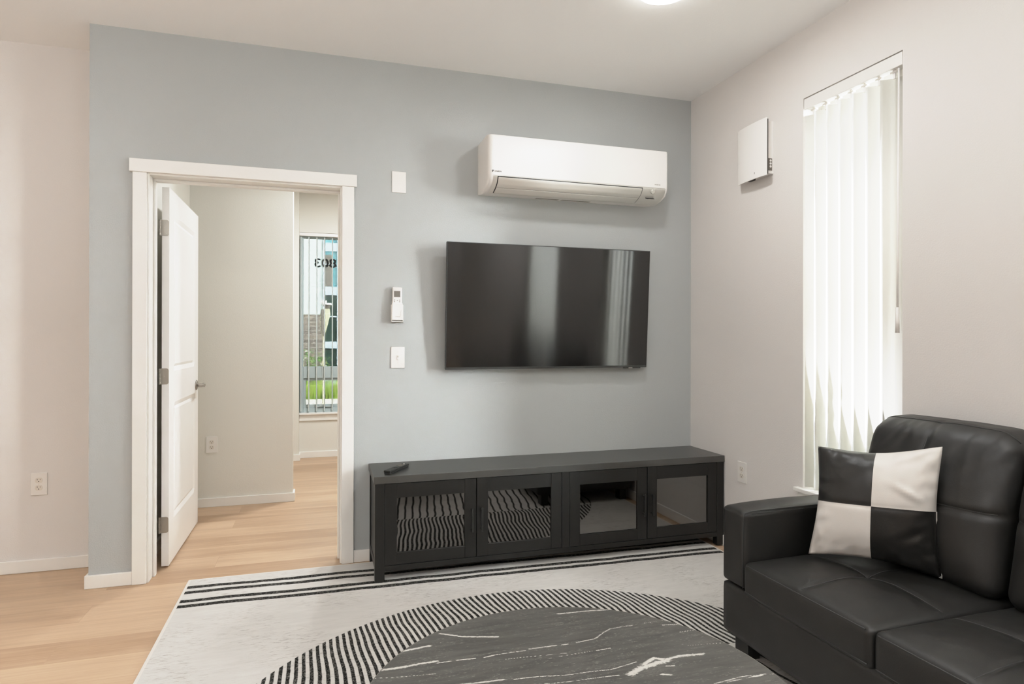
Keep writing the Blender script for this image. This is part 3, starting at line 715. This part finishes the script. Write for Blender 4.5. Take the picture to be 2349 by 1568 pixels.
# ------------------------------------------------------------------ media console
cs = thing('media_console', (-1.01, -.18, 0), 'long low black media console with four glass doors under the television', 'media console')
cx0, cx1, cyf, cyb = -2.022, -.004, -.357, -.017
ZT, RZ = .530, .008
obj('top', MB().box(cx0, cx1, cyf-.002, cyb+.0155, .494, ZT), MT['console_lit_top'], cs, bevel=.0015)
for x0, x1 in ((cx0+.005, cx0+.052), (cx1-.050, cx1-.004)):
    obj('post', MB().box(x0, x1, cyf, cyf+.04, RZ, .494), MT['console'], cs, bevel=.0012)
    obj('post', MB().box(x0, x1, cyb-.024, cyb, .001, .494), MT['console'], cs, bevel=.0012)
obj('centre_post', MB().box(-1.027, -.983, cyf, cyf+.03, .085, .494), MT['console'], cs, bevel=.0012)
obj('bottom_rail', MB().box(cx0+.052, cx1-.050, cyf+.001, cyf+.025, .058, .0845), MT['console'], cs, bevel=.0012)
for x0 in (cx0+.010, cx1-.022):
    obj('side_panel', MB().box(x0, x0+.012, cyf+.04, cyb-.024, .10, .494), MT['console'], cs)
    obj('side_rail', MB().box(x0-.003, x0+.015, cyf+.04, cyb-.024, .062, .10), MT['console'], cs, bevel=.001, seg=1)
obj('back_panel', MB().box(cx0+.02, cx1-.02, cyb-.010, cyb-.004, .08, .494), MT['cab_inside'], cs)
obj('bottom_board', MB().box(cx0+.023, cx1-.022, cyf+.026, cyb-.011, .080, .096), MT['cab_inside'], cs)
obj('divider', MB().box(-1.014, -.998, cyf+.03, cyb-.011, .096, .494), MT['cab_inside'], cs)
for x0, x1 in ((cx0+.024, -1.015), (-.997, cx1-.024)):
    obj('shelf', MB().box(x0, x1, cyf+.055, cyb-.011, .286, .300), MT['console'], cs, bevel=.001, seg=1)
for i, (x0, x1, hx) in enumerate(((-1.9695, -1.5035, -1.527), (-1.4995, -1.029, -1.476), (-.981, -.513, -.536), (-.509, -.0565, -.485))):
    if i == 3: x1 = -.0555
    z0, z1 = .087, .4915; g0, g1 = (x0+.060, x1-.059); gz0, gz1 = z0+.059, z1-.072
    dr = obj('glass_door', MB().box(x0, g0, cyf+.0015, cyf+.020, z0, z1).box(g1, x1, cyf+.0015, cyf+.020, z0, z1)
             .box(g0, g1, cyf+.002, cyf+.020, z0, gz0).box(g0, g1, cyf+.002, cyf+.020, gz1, z1), MT['console'], cs, bevel=.0008, seg=1)
    obj('glass_pane', MB().box(g0-.004, g1+.004, cyf+.010, cyf+.013, gz0-.004, gz1+.004), MT['cab_glass'], dr)
    obj('handle', MB().box(hx-.0045, hx+.0045, cyf-.026, cyf-.018, .221, .343).box(hx-.004, hx+.004, cyf-.018, cyf+.002, .228, .236).box(hx-.004, hx+.004, cyf-.018, cyf+.002, .328, .336), MT['handle'], dr, bevel=.001, seg=1)
# television remote on the console
tr_ = thing('remote_control', (-1.897, -.235, ZT), 'black television remote lying on the left end of the console', 'remote')
ang = math.atan2(.165, .118)
R3 = Matrix.Rotation(ang-PI/2, 3, 'Z')
def rl(x0, x1, y0, y1, z0, z1): return MB().box(-1.897+x0, -1.897+x1, -.235+y0, -.235+y1, ZT+z0, ZT+z1, rot=R3, c=Vector((-1.897, -.235, ZT)))
obj('body', rl(-.019, .019, -.10, .10, .009, .020), MT['handle'], tr_, bevel=.003, seg=3)
obj('lower_shell', rl(-.017, .017, -.098, .098, .001, .009), MT['black'], tr_, bevel=.002)
bt = MB()
for i in range(3):
    for j in range(4): bt.box(-1.897-.012+i*.009, -1.897-.006+i*.009, -.235+.02+j*.012, -.235+.027+j*.012, ZT+.020, ZT+.0215, rot=R3, c=Vector((-1.897, -.235, ZT)))
obj('button', bt, MT['lampgrey'], tr_)
c_ = R3 @ Vector((0, .078, 0)); obj('power_button', MB().cyl((-1.897+c_.x, -.235+c_.y, ZT+.0195), (-1.897+c_.x, -.235+c_.y, ZT+.022), .0045, n=16), MT['plate'], tr_)
c_ = R3 @ Vector((0, -.01, 0)); obj('control_ring', MB().cyl((-1.897+c_.x, -.235+c_.y, ZT+.0195), (-1.897+c_.x, -.235+c_.y, ZT+.0218), .011, n=24), MT['bezel'], tr_)

# ------------------------------------------------------------------ rug
ru = MB().box(-2.902, -.080, -3.70, -.046, .0005, .008)
o = obj('area_rug', ru, MT['rug'], bevel=.002, origin=(0, 0, 0)); tag(o, 'cream rug with black border stripes and a large black striped circle', 'rug')

# ------------------------------------------------------------------ coffee table
VEINS = [([(-1.92, -1.833), (-1.844, -1.825), (-1.782, -1.829), (-1.729, -1.824), (-1.677, -1.825)], 0.005), ([(-1.647, -1.885), (-1.571, -1.89), (-1.495, -1.901), (-1.422, -1.93)], 0.0063), ([(-2.014, -2.05), (-1.983, -2.051)], 0.0044), ([(-1.969, -2.051), (-1.925, -2.054)], 0.0044), ([(-1.904, -2.056), (-1.876, -2.053)], 0.0045), ([(-1.871, -2.053), (-1.799, -2.055)], 0.0034), ([(-1.786, -2.05), (-1.718, -2.052)], 0.0046), ([(-1.701, -2.053), (-1.688, -2.054)], 0.0046), ([(-1.663, -2.052), (-1.608, -2.045), (-1.574, -2.023), (-1.549, -2.01), (-1.484, -2.009)], 0.0041), ([(-1.457, -2.006), (-1.376, -2.004)], 0.0025), ([(-2.159, -2.042), (-2.1, -2.044), (-2.059, -2.04), (-2.017, -2.04)], 0.0088), ([(-2.106, -1.972), (-2.063, -1.965), (-2.019, -1.96)], 0.008), ([(-1.982, -1.907), (-1.931, -1.937), (-1.846, -1.965)], 0.006), ([(-1.979, -2.154), (-1.931, -2.158), (-1.886, -2.162)], 0.0052), ([(-1.863, -2.169), (-1.802, -2.174), (-1.753, -2.183), (-1.639, -2.195), (-1.565, -2.182)], 0.0032), ([(-1.602, -2.225), (-1.568, -2.21), (-1.531, -2.205), (-1.496, -2.199)], 0.0163), ([(-1.489, -2.193), (-1.451, -2.187), (-1.394, -2.194)], 0.0102), ([(-1.55, -2.197), (-1.517, -2.18), (-1.499, -2.19)], 0.0111), ([(-1.405, -2.03), (-1.369, -2.036), (-1.338, -2.034)], 0.005), ([(-1.382, -2.079), (-1.322, -2.077)], 0.0037), ([(-1.444, -2.317), (-1.371, -2.311), (-1.283, -2.319)], 0.0033), ([(-1.412, -2.32), (-1.319, -2.319)], 0.0027), ([(-1.536, -2.248), (-1.517, -2.257)], 0.0055), ([(-1.804, -2.207), (-1.631, -2.223)], 0.0031), ([(-1.778, -2.105), (-1.617, -2.101)], 0.0017), ([(-2.162, -2.074), (-2.027, -2.096)], 0.0022), ([(-1.506, -2.221), (-1.488, -2.224)], 0.0045), ([(-1.629, -2.102), (-1.594, -2.103)], 0.0034), ([(-1.857, -2.081), (-1.706, -2.094)], 0.0017), ([(-1.406, -2.147), (-1.272, -2.164)], 0.0018),
         ([(-2.0, -2.35), (-1.7, -2.40), (-1.4, -2.38)], .004), ([(-1.9, -2.5), (-1.6, -2.52)], .006), ([(-1.75, -2.62), (-1.5, -2.60)], .004)]
TC = (-1.752, -2.292); TR = .4665; TZ = .450
tb = thing('coffee_table', (TC[0], TC[1], RZ), 'round coffee table with dark grey veined marble top on the rug', 'coffee table')
def top_mesh():
    bm = bmesh.new(); NR, NA = 150, 720; lay = bm.verts.layers.float.new('vein')
    segs = []
    for pts, wd in VEINS:
        for a, b_ in zip(pts, pts[1:]): segs.append((a[0], a[1], b_[0]-a[0], b_[1]-a[1], wd))
    def val(x, y):
        best = 0.0
        # small wander so the veins are not ruler straight
        y += (noise.noise(Vector((x*9, y*9, 1.3))))*.004
        for ax, ay, dx, dy, wd in segs:
            if abs(y-ay) > .06 and abs(y-ay-dy) > .06: continue
            L = dx*dx+dy*dy; t_ = ((x-ax)*dx+(y-ay)*dy)/L; t_ = 0 if t_ < 0 else 1 if t_ > 1 else t_
            px, py = x-ax-dx*t_, y-ay-dy*t_; d_ = math.sqrt(px*px*.35+py*py)
            v_ = 1-.5*d_/(wd*.5)
            if v_ > best: best = v_
        return best
    rings = []
    rad = [TR*(1-((NR-i)/NR)) for i in range(1, NR+1)]
    c = bm.verts.new((TC[0], TC[1], TZ)); c[lay] = 0
    for rr in rad:
        rr = min(rr, TR-.003); ring = []
        for j in range(NA):
            a = 2*PI*j/NA; x = TC[0]+rr*math.cos(a); y = TC[1]+rr*math.sin(a); v_ = bm.verts.new((x, y, TZ)); v_[lay] = val(x, y) if y > -2.45 or rr > .2 else 0
            ring.append(v_)
        rings.append(ring)
    for dz, rr in ((.0008, TR-.001), (.003, TR), (.018, TR), (.020, TR-.002)):
        rings.append([bm.verts.new((TC[0]+rr*math.cos(2*PI*j/NA), TC[1]+rr*math.sin(2*PI*j/NA), TZ-dz)) for j in range(NA)])
    for j in range(NA): bm.faces.new((c, rings[0][j], rings[0][(j+1) % NA]))
    for a, b_ in zip(rings, rings[1:]):
        for j in range(NA): bm.faces.new((a[j], b_[j], b_[(j+1) % NA], a[(j+1) % NA]))
    bm.faces.new(rings[-1][::-1]); return bm
obj('tabletop', top_mesh(), MT['marble'], tb, smooth=True, recalc=False)
obj('edge_band', MB().lathe([(TR-.004, TZ-.0202), (TR+.0015, TZ-.0185), (TR+.002, TZ-.010), (TR+.0012, TZ-.0015), (TR-.0006, TZ-.0004), (TR-.003, TZ-.0202)], TC[0], TC[1], 128), MT['lampgrey'], tb, smooth=True)
obj('apron', MB().lathe([(.36, TZ-.07), (.37, TZ-.07), (.37, TZ-.0204), (.36, TZ-.0204)], TC[0], TC[1], 64), MT['handle'], tb)
for k in range(4):
    a = PI/4+k*PI/2; x, y = TC[0]+.33*math.cos(a), TC[1]+.33*math.sin(a); x2, y2 = TC[0]+.30*math.cos(a), TC[1]+.30*math.sin(a)
    obj('leg', MB().cyl((x, y, TZ-.0205), (x2, y2, RZ), .022, .015, 20), MT['handle'], tb)
obj('stretcher', MB().box(TC[0]-.2, TC[0]+.2, TC[1]-.012, TC[1]+.012, .09, .11, rot=Matrix.Rotation(PI/4, 3, 'Z')).box(TC[0]-.2, TC[0]+.2, TC[1]-.012, TC[1]+.012, .09, .11, rot=Matrix.Rotation(-PI/4, 3, 'Z')), MT['handle'], tb)

# ------------------------------------------------------------------ sofa
SX, SY0 = -.780, -1.416           # front plane and far end
sofa = thing('sofa', (-.4, -2.40, RZ), 'black leatherette sofa with tufted cushions along the right wall', 'sofa')
def soft_box(x0, x1, y0, y1, z0, z1, r, n, deform=None, rr=None):
    bm = bmesh.new(); c = Vector(((x0+x1)/2, (y0+y1)/2, (z0+z1)/2)); hx, hy, hz = (x1-x0)/2, (y1-y0)/2, (z1-z0)/2
    nx, ny, nz = n; seen = {}
    def vert(i, j, k):
        key = (i, j, k)
        if key in seen: return seen[key]
        p = Vector((-hx+2*hx*i/nx, -hy+2*hy*j/ny, -hz+2*hz*k/nz))
        q = Vector((max(-hx+r, min(hx-r, p.x)), max(-hy+r, min(hy-r, p.y)), max(-hz+r, min(hz-r, p.z)))); d_ = p-q
        if d_.length > 1e-9: p = q+d_.normalized()*min(r, d_.length if d_.length < r else r)
        w_ = c+p
        if deform: w_ = deform(w_, p.x/hx, p.y/hy, p.z/hz)
        v_ = bm.verts.new(w_); seen[key] = v_; return v_
    def face(f): 
        try: bm.faces.new(f)
        except ValueError: pass
    for i in range(nx):
        for j in range(ny):
            for k in (0, nz): face([vert(i, j, k), vert(i+1, j, k), vert(i+1, j+1, k), vert(i, j+1, k)])
    for i in range(nx):
        for k in range(nz):
            for j in (0, ny): face([vert(i, j, k), vert(i+1, j, k), vert(i+1, j, k+1), vert(i, j, k+1)])
    for j in range(ny):
        for k in range(nz):
            for i in (0, nx): face([vert(i, j, k), vert(i, j+1, k), vert(i, j+1, k+1), vert(i, j, k+1)])
    return bm
def ns(x, y, z, s=6.0): return noise.noise(Vector((x*s, y*s, z*s)))
LEN = 3*.567; SY1 = SY0-.132*2-LEN
# base, arms
obj('base', soft_box(SX, -.03, SY1+.004, SY0-.002, .088, .279, .012, (30, 60, 8), lambda w_, a, b_, c_: w_+Vector((ns(w_.x, w_.y, w_.z, 4)*.0025, 0, 0))), MT['leather'], sofa, smooth=True)
def arm(y0, y1):
    def df(w_, a, b_, c_):
        if c_ > .9: w_ = w_+Vector((0, 0, .008*(1-(b_*b_))*(1-a**4)-.008*max(0, -a)**3))
        return w_+Vector((0, ns(w_.x, w_.y, w_.z, 5)*.002, ns(w_.x, w_.y, 2, 7)*.0012))
    return soft_box(SX, -.035, y1, y0, .284, .577, .017, (48, 12, 24), df)
am = obj('arm', arm(SY0, SY0-.132), MT['leather'], sofa, smooth=True)
am2 = obj('arm', arm(SY1+.132, SY1), MT['leather'], sofa, smooth=True)
def piping(parent, pts, r=.0016, name='piping'): return obj(name, MB().tube(pts, r, 6), MT['stitch'], parent, smooth=True)
ya = SY0-.132
ln = [(-.10+(-.66)*i/40, ya+.002, .583-.003*((i/40)**3)) for i in range(40)]
piping(am, [(x, y, z-.006) for x, y, z in ln]+[(SX+.006, ya+.004, .568), (SX+.001, ya+.004, .55), (SX-.0005, ya+.006, .42), (SX-.0005, ya+.006, .29)], .0022)
obj('stitch_line', MB().tube([(x, y-.001, z-.016) for x, y, z in ln], .001, 5), MT['stitch'], am)
# back frame
obj('back_frame', soft_box(-.145, -.028, SY1+.02, SY0-.02, .27, .70, .03, (8, 60, 16)), MT['leather'], sofa, smooth=True)
# legs
for y in (SY0+.0-.035, SY1+.11, (SY0+SY1)/2):
    for x0 in (-.745, -.12):
        obj('leg', MB().prism([(x0, y), (x0+.055, y), (x0+.055, y-.075), (x0, y-.075)], RZ, .090, 'z'), MT['handle'], sofa, bevel=.003)
from mathutils.bvhtree import BVHTree
def drape(bm, pts, direction, lift):
    """slide points along a direction onto the cushion surface, then lift them a little"""
    bm.normal_update(); tree = BVHTree.FromBMesh(bm); d_ = Vector(direction).normalized(); out = []
    for p in pts:
        hit = tree.ray_cast(Vector(p)-d_*.6, d_)
        if hit[0] is not None: out.append(hit[0]-d_*lift)
    return out
# seat cushions
def seat(y0, y1):
    yc = (y0+y1)/2
    def df(w_, a, b_, c_):
        top = max(0, c_)
        crown = .030*(1-abs(a)**3)*(1-abs(b_)**3)
        seam = .013*math.exp(-((w_.y-yc)/.010)**2)*(1-a**6)+.013*math.exp(-((w_.x+.50)/.010)**2)*(1-b_**6)
        tuft = .012*math.exp(-(((w_.y-yc)**2+(w_.x+.50)**2)/.05**2))
        wr = ns(w_.x, w_.y, 3.1, 7)*.004+abs(ns(w_.x*1.6, w_.y, 8, 11))*-.003
        z = w_.z+top*(crown-seam*.55-tuft+wr*(1-abs(a)**4)*(1-abs(b_)**4))
        x = w_.x-(.008*(1-b_**4)*(1-c_**2) if a < -.8 else 0)
        return Vector((x, w_.y, z))
    return df, soft_box(SX-.006, -.115, y1+.002, y0-.002, .268, .392, .020, (64, 64, 12), df)
for i in range(3):
    y0 = SY0-.132-.567*i; y1 = y0-.567; yc = (y0+y1)/2
    df, bm = seat(y0, y1)
    m1 = drape(bm, [(-.77+.60*t_/60, yc+.0045, .4) for t_ in range(61)], (0, 0, -1), -.0003); m2 = drape(bm, [(-.495, y1+.02+(y0-y1-.04)*t_/60, .4) for t_ in range(61)], (0, 0, -1), -.0003)
    sc_ = obj('seat_cushion', bm, MT['leather'], sofa, smooth=True)
    obj('tufting_seam', MB().tube(m1, .0015, 5).tube(m2, .0015, 5), MT['stitch'], sc_)
    fp = [Vector((SX-.0065, y1+.022+(y0-y1-.044)*t_/40, .384)) for t_ in range(41)]
    fp = [df(p, -.985, (p.y-yc)/((y0-y1)/2), .7)+Vector((.001, 0, .0)) for p in fp]
    piping(sc_, fp, .0020)
    fp = [Vector((SX-.008, y1+.015+(y0-y1-.03)*t_/30, .287)) for t_ in range(31)]
    piping(sc_, fp, .0020)
# back cushions
def backc(y0, y1):
    yc = (y0+y1)/2; zc = .66
    def df(w_, a, b_, c_):
        w_ = Vector(w_)
        # rounded shoulders
        if c_ > .3: 
            k = (c_-.3)/.7; w_.y = yc+(w_.y-yc)*(1-.10*k**2.2*abs(b_)); w_.z -= .022*k*abs(b_)**7
        front = max(0, -a)
        bulge = .06*(1-abs(b_)**2.5)*(1-abs(c_)**2.5)
        seam = .014*math.exp(-((w_.y-yc)/.010)**2)+.014*math.exp(-((w_.z-zc)/.010)**2)
        pull = .012*math.exp(-(((w_.y-yc)**2+(w_.z-zc)**2)/.06**2))
        wr = ns(w_.y, w_.z, 5.2+y0, 8)*.006-abs(ns(w_.y*2.2+w_.z*.8, w_.z*.9, 4, 9))*.012*max(0, c_*.8+.2)
        w_.x -= front*(bulge-seam*.6-pull+wr)
        w_.x += max(0, a)*(-.02*(1-c_))
        # top edge irregularity
        if c_ > .85: w_.z += ns(w_.y*1.3, 1.7, w_.x*.5, 9)*.003-.001*math.exp(-((w_.y-yc)/.012)**2)
        # lean back: the top sits further from the room
        w_.x += .055*c_
        return w_
    return df, soft_box(-.255, -.085, y1+.004, y0-.004, .395, .925, .055, (16, 64, 60), df)
for i in range(3):
    y0 = SY0-.132-.567*i-.004; y1 = y0-.567+.004; yc = (y0+y1)/2
    df, bm = backc(y0, y1)
    m1 = drape(bm, [(-.3, yc+.004, .43+.44*t_/60) for t_ in range(61)], (1, 0, 0), -.0002); m2 = drape(bm, [(-.3, y1+.03+(y0-y1-.06)*t_/60, .66+.004) for t_ in range(61)], (1, 0, 0), -.0002)
    pt = drape(bm, [(-.175, y1+.030+(y0-y1-.06)*t_/60, .93) for t_ in range(61)], (.5, 0, -1), .0002)
    bc = obj('back_cushion', bm, MT['leather'], sofa, smooth=True)
    obj('tufting_seam', MB().tube(m1, .0018, 5).tube(m2, .0018, 5), MT['stitch'], bc)
    piping(bc, pt, .0020)

# ------------------------------------------------------------------ pillow
def pillow():
    BL = Vector((-.560, -1.628, .425)); BR = Vector((-.318, -1.952, .425)); TL = Vector((-.492, -1.602, .812)); TRr = Vector((-.306, -1.945, .858))
    bm = bmesh.new(); N = 48; nr = ((BR-BL).cross(TL-BL)).normalized()
    if nr.x > 0: nr = -nr
    front = []; back = []
    for i in range(N+1):
        fr, bk = [], []
        for j in range(N+1):
            u = i/N; v_ = j/N
            # edges pulled in between the corners
            uu = u+(.5-u)*.08*(math.sin(PI*v_)**1.2)*abs(2*u-1)**1.5; vv = v_+(.5-v_)*.11*(math.sin(PI*u)**1.2)*abs(2*v_-1)**1.5
            p = BL*(1-uu)*(1-vv)+BR*uu*(1-vv)+TL*(1-uu)*vv+TRr*uu*vv
            e = (max(0, 1-abs(2*u-1)**2.2)*max(0, 1-abs(2*v_-1)**2.2))**.55
            edge = 1-min(1, min(u, 1-u, v_, 1-v_)*5)
            wr = ns(u*1.2+3, v_*1.2, .4, 4)*.006+edge*ns(u*3, v_*3, 2.2, 4)*.014
            seam = .004*(math.exp(-((u-.5)/.018)**2)+math.exp(-((v_-.5)/.018)**2))
            cr = .010*math.exp(-((v_-.62-.5*(.80-u))/.03)**2)*math.exp(-((u-.80)/.12)**2)-.009*math.exp(-((v_-.30+.5*(.82-u))/.04)**2)*math.exp(-((u-.84)/.10)**2)
            border = (i in (0, N)) or (j in (0, N))
            a = bm.verts.new(p+nr*(.092*e-seam*e**.3+(wr+cr)*(e > 0))) if not border else bm.verts.new(p)
            b_ = a if border else bm.verts.new(p-nr*(.060*e-seam))
            fr.append(a); bk.append(b_)
        front.append(fr); back.append(bk)
    for i in range(N):
        for j in range(N):
            dark = (i < N//2) == (j >= N//2)
            f_ = bm.faces.new((front[i][j], front[i+1][j], front[i+1][j+1], front[i][j+1])); f_.material_index = 0 if dark else 1
            f2 = bm.faces.new((back[i][j], back[i][j+1], back[i+1][j+1], back[i+1][j])); f2.material_index = 1 if dark else 0
    edge = [front[0][j].co.copy() for j in range(N+1)]+[front[i][N].co.copy() for i in range(1, N+1)]+[front[N][j].co.copy() for j in range(N-1, -1, -1)]+[front[i][0].co.copy() for i in range(N-1, -1, -1)]
    right = [front[N][j].co.copy() for j in range(N//2, -1, -1)]
    return bm, edge, right, nr
bm, edge, right, nr = pillow()
pw = thing('throw_pillow', (-.43, -1.79, .42), 'square black and white checkered pillow leaning in the sofa corner', 'pillow')
pb = obj('pillow_cover', bm, [MT['pillow_black'], MT['pillow_white']], pw, smooth=True)
obj('piping', MB().tube([p-nr*.003 for p in right], .0022, 6), MT['pillow_white'], pb, smooth=True)

# ------------------------------------------------------------------ lights
def ceiling_light(x, y, label, power):
    r = thing('ceiling_light', (x, y, H-.042), label, 'ceiling light', 'round ceiling lights')
    obj('rim', MB().lathe([(.122, H-.001), (.124, H-.008), (.120, H-.010), (.1185, H-.009), (.1185, H-.001)], x, y, 64), MT['plastic'], r, smooth=True)
    obj('diffuser', MB().lathe([(.118, H-.004), (.118, H-.024), (.108, H-.034), (.06, H-.040), (.01, H-.042)], x, y, 64), MT['glow'], r, smooth=True)
    la = bpy.data.lights.new('ceiling_lamp', 'AREA'); la.shape = 'DISK'; la.size = .19; la.energy = power; la.color = (.955, .975, 1); la.spread = PI
    lo = bpy.data.objects.new('ceiling_lamp', la); COL.objects.link(lo); lo.parent = r; lo.location = (0, 0, -.006)
    return r
MT['glow'] = emis('lit diffuser', (255, 252, 246), 24.0)
LP = 15
ceiling_light(-.866, -1.128, 'glowing round ceiling light near the right wall above the sofa and console', LP)
for x, y in ((-.846, -3.4), (-2.9, -2.9), (-2.9, -5.4), (-5.2, -1.4), (-5.2, -4.2)):
    ceiling_light(x, y, 'round ceiling light behind the camera position', LP)
ceiling_light(-1.9, 1.9, 'added unseen ceiling light brightening the bedroom window wall', 62)  # added out of view to lift the window wall
ceiling_light(-1.75, .85, 'added unseen ceiling light brightening the bedroom far wall and door', 31)  # added out of view to light the far wall and open door

def bounce(x, y, z, e):  # added unseen uplights that brighten the ceiling and fill the room
    la = bpy.data.lights.new('bounce_fill', 'AREA'); la.shape = 'DISK'; la.size = .5; la.energy = e; la.color = (.935, .97, 1)
    lo = bpy.data.objects.new('bounce_fill', la); COL.objects.link(lo); lo.location = (x, y, z); lo.rotation_euler = (PI, 0, 0)
bounce(-3.5, -3.7, 1.3, 105); bounce(-1.3, -4.2, 1.3, 76); bounce(-5.2, -2.6, 1.3, 24)
W = bpy.data.worlds.new('daylight'); SC.world = W; W.use_nodes = True
bg = W.node_tree.nodes['Background']; bg.inputs[0].default_value = (.96, .975, 1, 1); bg.inputs[1].default_value = 1.0
# soft overcast sky with one side brightened to grade light across the louvers
wt = W.node_tree; tc = wt.nodes.new('ShaderNodeTexCoord'); dp = wt.nodes.new('ShaderNodeVectorMath'); dp.operation = 'DOT_PRODUCT'
dp.inputs[1].default_value = Vector((.70, -.64, .32)).normalized(); wt.links.new(tc.outputs['Generated'], dp.inputs[0])
def wm(op, a, b_):
    n_ = wt.nodes.new('ShaderNodeMath'); n_.operation = op
    for i_, v_ in enumerate((a, b_)):
        if isinstance(v_, bpy.types.NodeSocket): wt.links.new(v_, n_.inputs[i_])
        else: n_.inputs[i_].default_value = v_
    return n_.outputs[0]
st_w = wm('ADD', wm('MULTIPLY', wm('POWER', wm('MAXIMUM', dp.outputs['Value'], 0.0), 3.0), 340.0), 46.0)
wt.links.new(st_w, bg.inputs[1])
sun = bpy.data.lights.new('sun', 'SUN'); sun.energy = 6.0; sun.angle = .01; sun.color = (1, .97, .92)
so = bpy.data.objects.new('sun', sun); COL.objects.link(so); so.rotation_euler = (math.radians(48), 0, math.radians(-25)); so.location = (0, 0, 8)

# ------------------------------------------------------------------ camera
yaw, pit, rol, fpx, shp = .298979805, .00082871, .00170200, 1438.88827, -8.51251
cy, sy = math.cos(yaw), math.sin(yaw)
F = Vector((sy*math.cos(pit), cy*math.cos(pit), math.sin(pit))); Rr = Vector((cy, -sy, 0)); U = Rr.cross(F)
R2 = Rr*math.cos(rol)+U*math.sin(rol); U2 = -Rr*math.sin(rol)+U*math.cos(rol)
cam = bpy.data.cameras.new('camera'); co = bpy.data.objects.new('camera', cam); COL.objects.link(co)
cam.sensor_width = 36; cam.sensor_fit = 'HORIZONTAL'; cam.lens = fpx/2349*36; cam.shift_y = shp/2349; cam.clip_start = .05
m = Matrix((R2, U2, -F)).transposed().to_4x4(); m.translation = Vector((-2.283933, -3.512425, 1.213152)); co.matrix_world = m
SC.camera = co
SC.view_settings.view_transform = 'Standard'; SC.view_settings.look = 'None'; SC.view_settings.exposure = 0.0; SC.view_settings.gamma = 1.0
# gentle highlight shoulder, like the photograph's: straight up to 0.6, then rolling off to white at 4
SC.view_settings.use_curve_mapping = True
cmv = SC.view_settings.curve_mapping; cmv.white_level = (6.2, 6.2, 6.2); cmv.use_clip = False; cv = cmv.curves[3]
pts_ = [(0, 0), (.15, .60), (.175, .69), (.2125, .79), (.25, .86), (.325, .915), (.45, .95), (.65, .975), (1, 1)]
cv.points[0].location = pts_[0]; cv.points[1].location = pts_[-1]
for p in pts_[1:-1]: cv.points.new(*p)
for p in cv.points: p.handle_type = 'VECTOR'
cmv.update()
SC.cycles.max_bounces = 10; SC.cycles.diffuse_bounces = 6; SC.cycles.glossy_bounces = 5; SC.cycles.transparent_max_bounces = 12
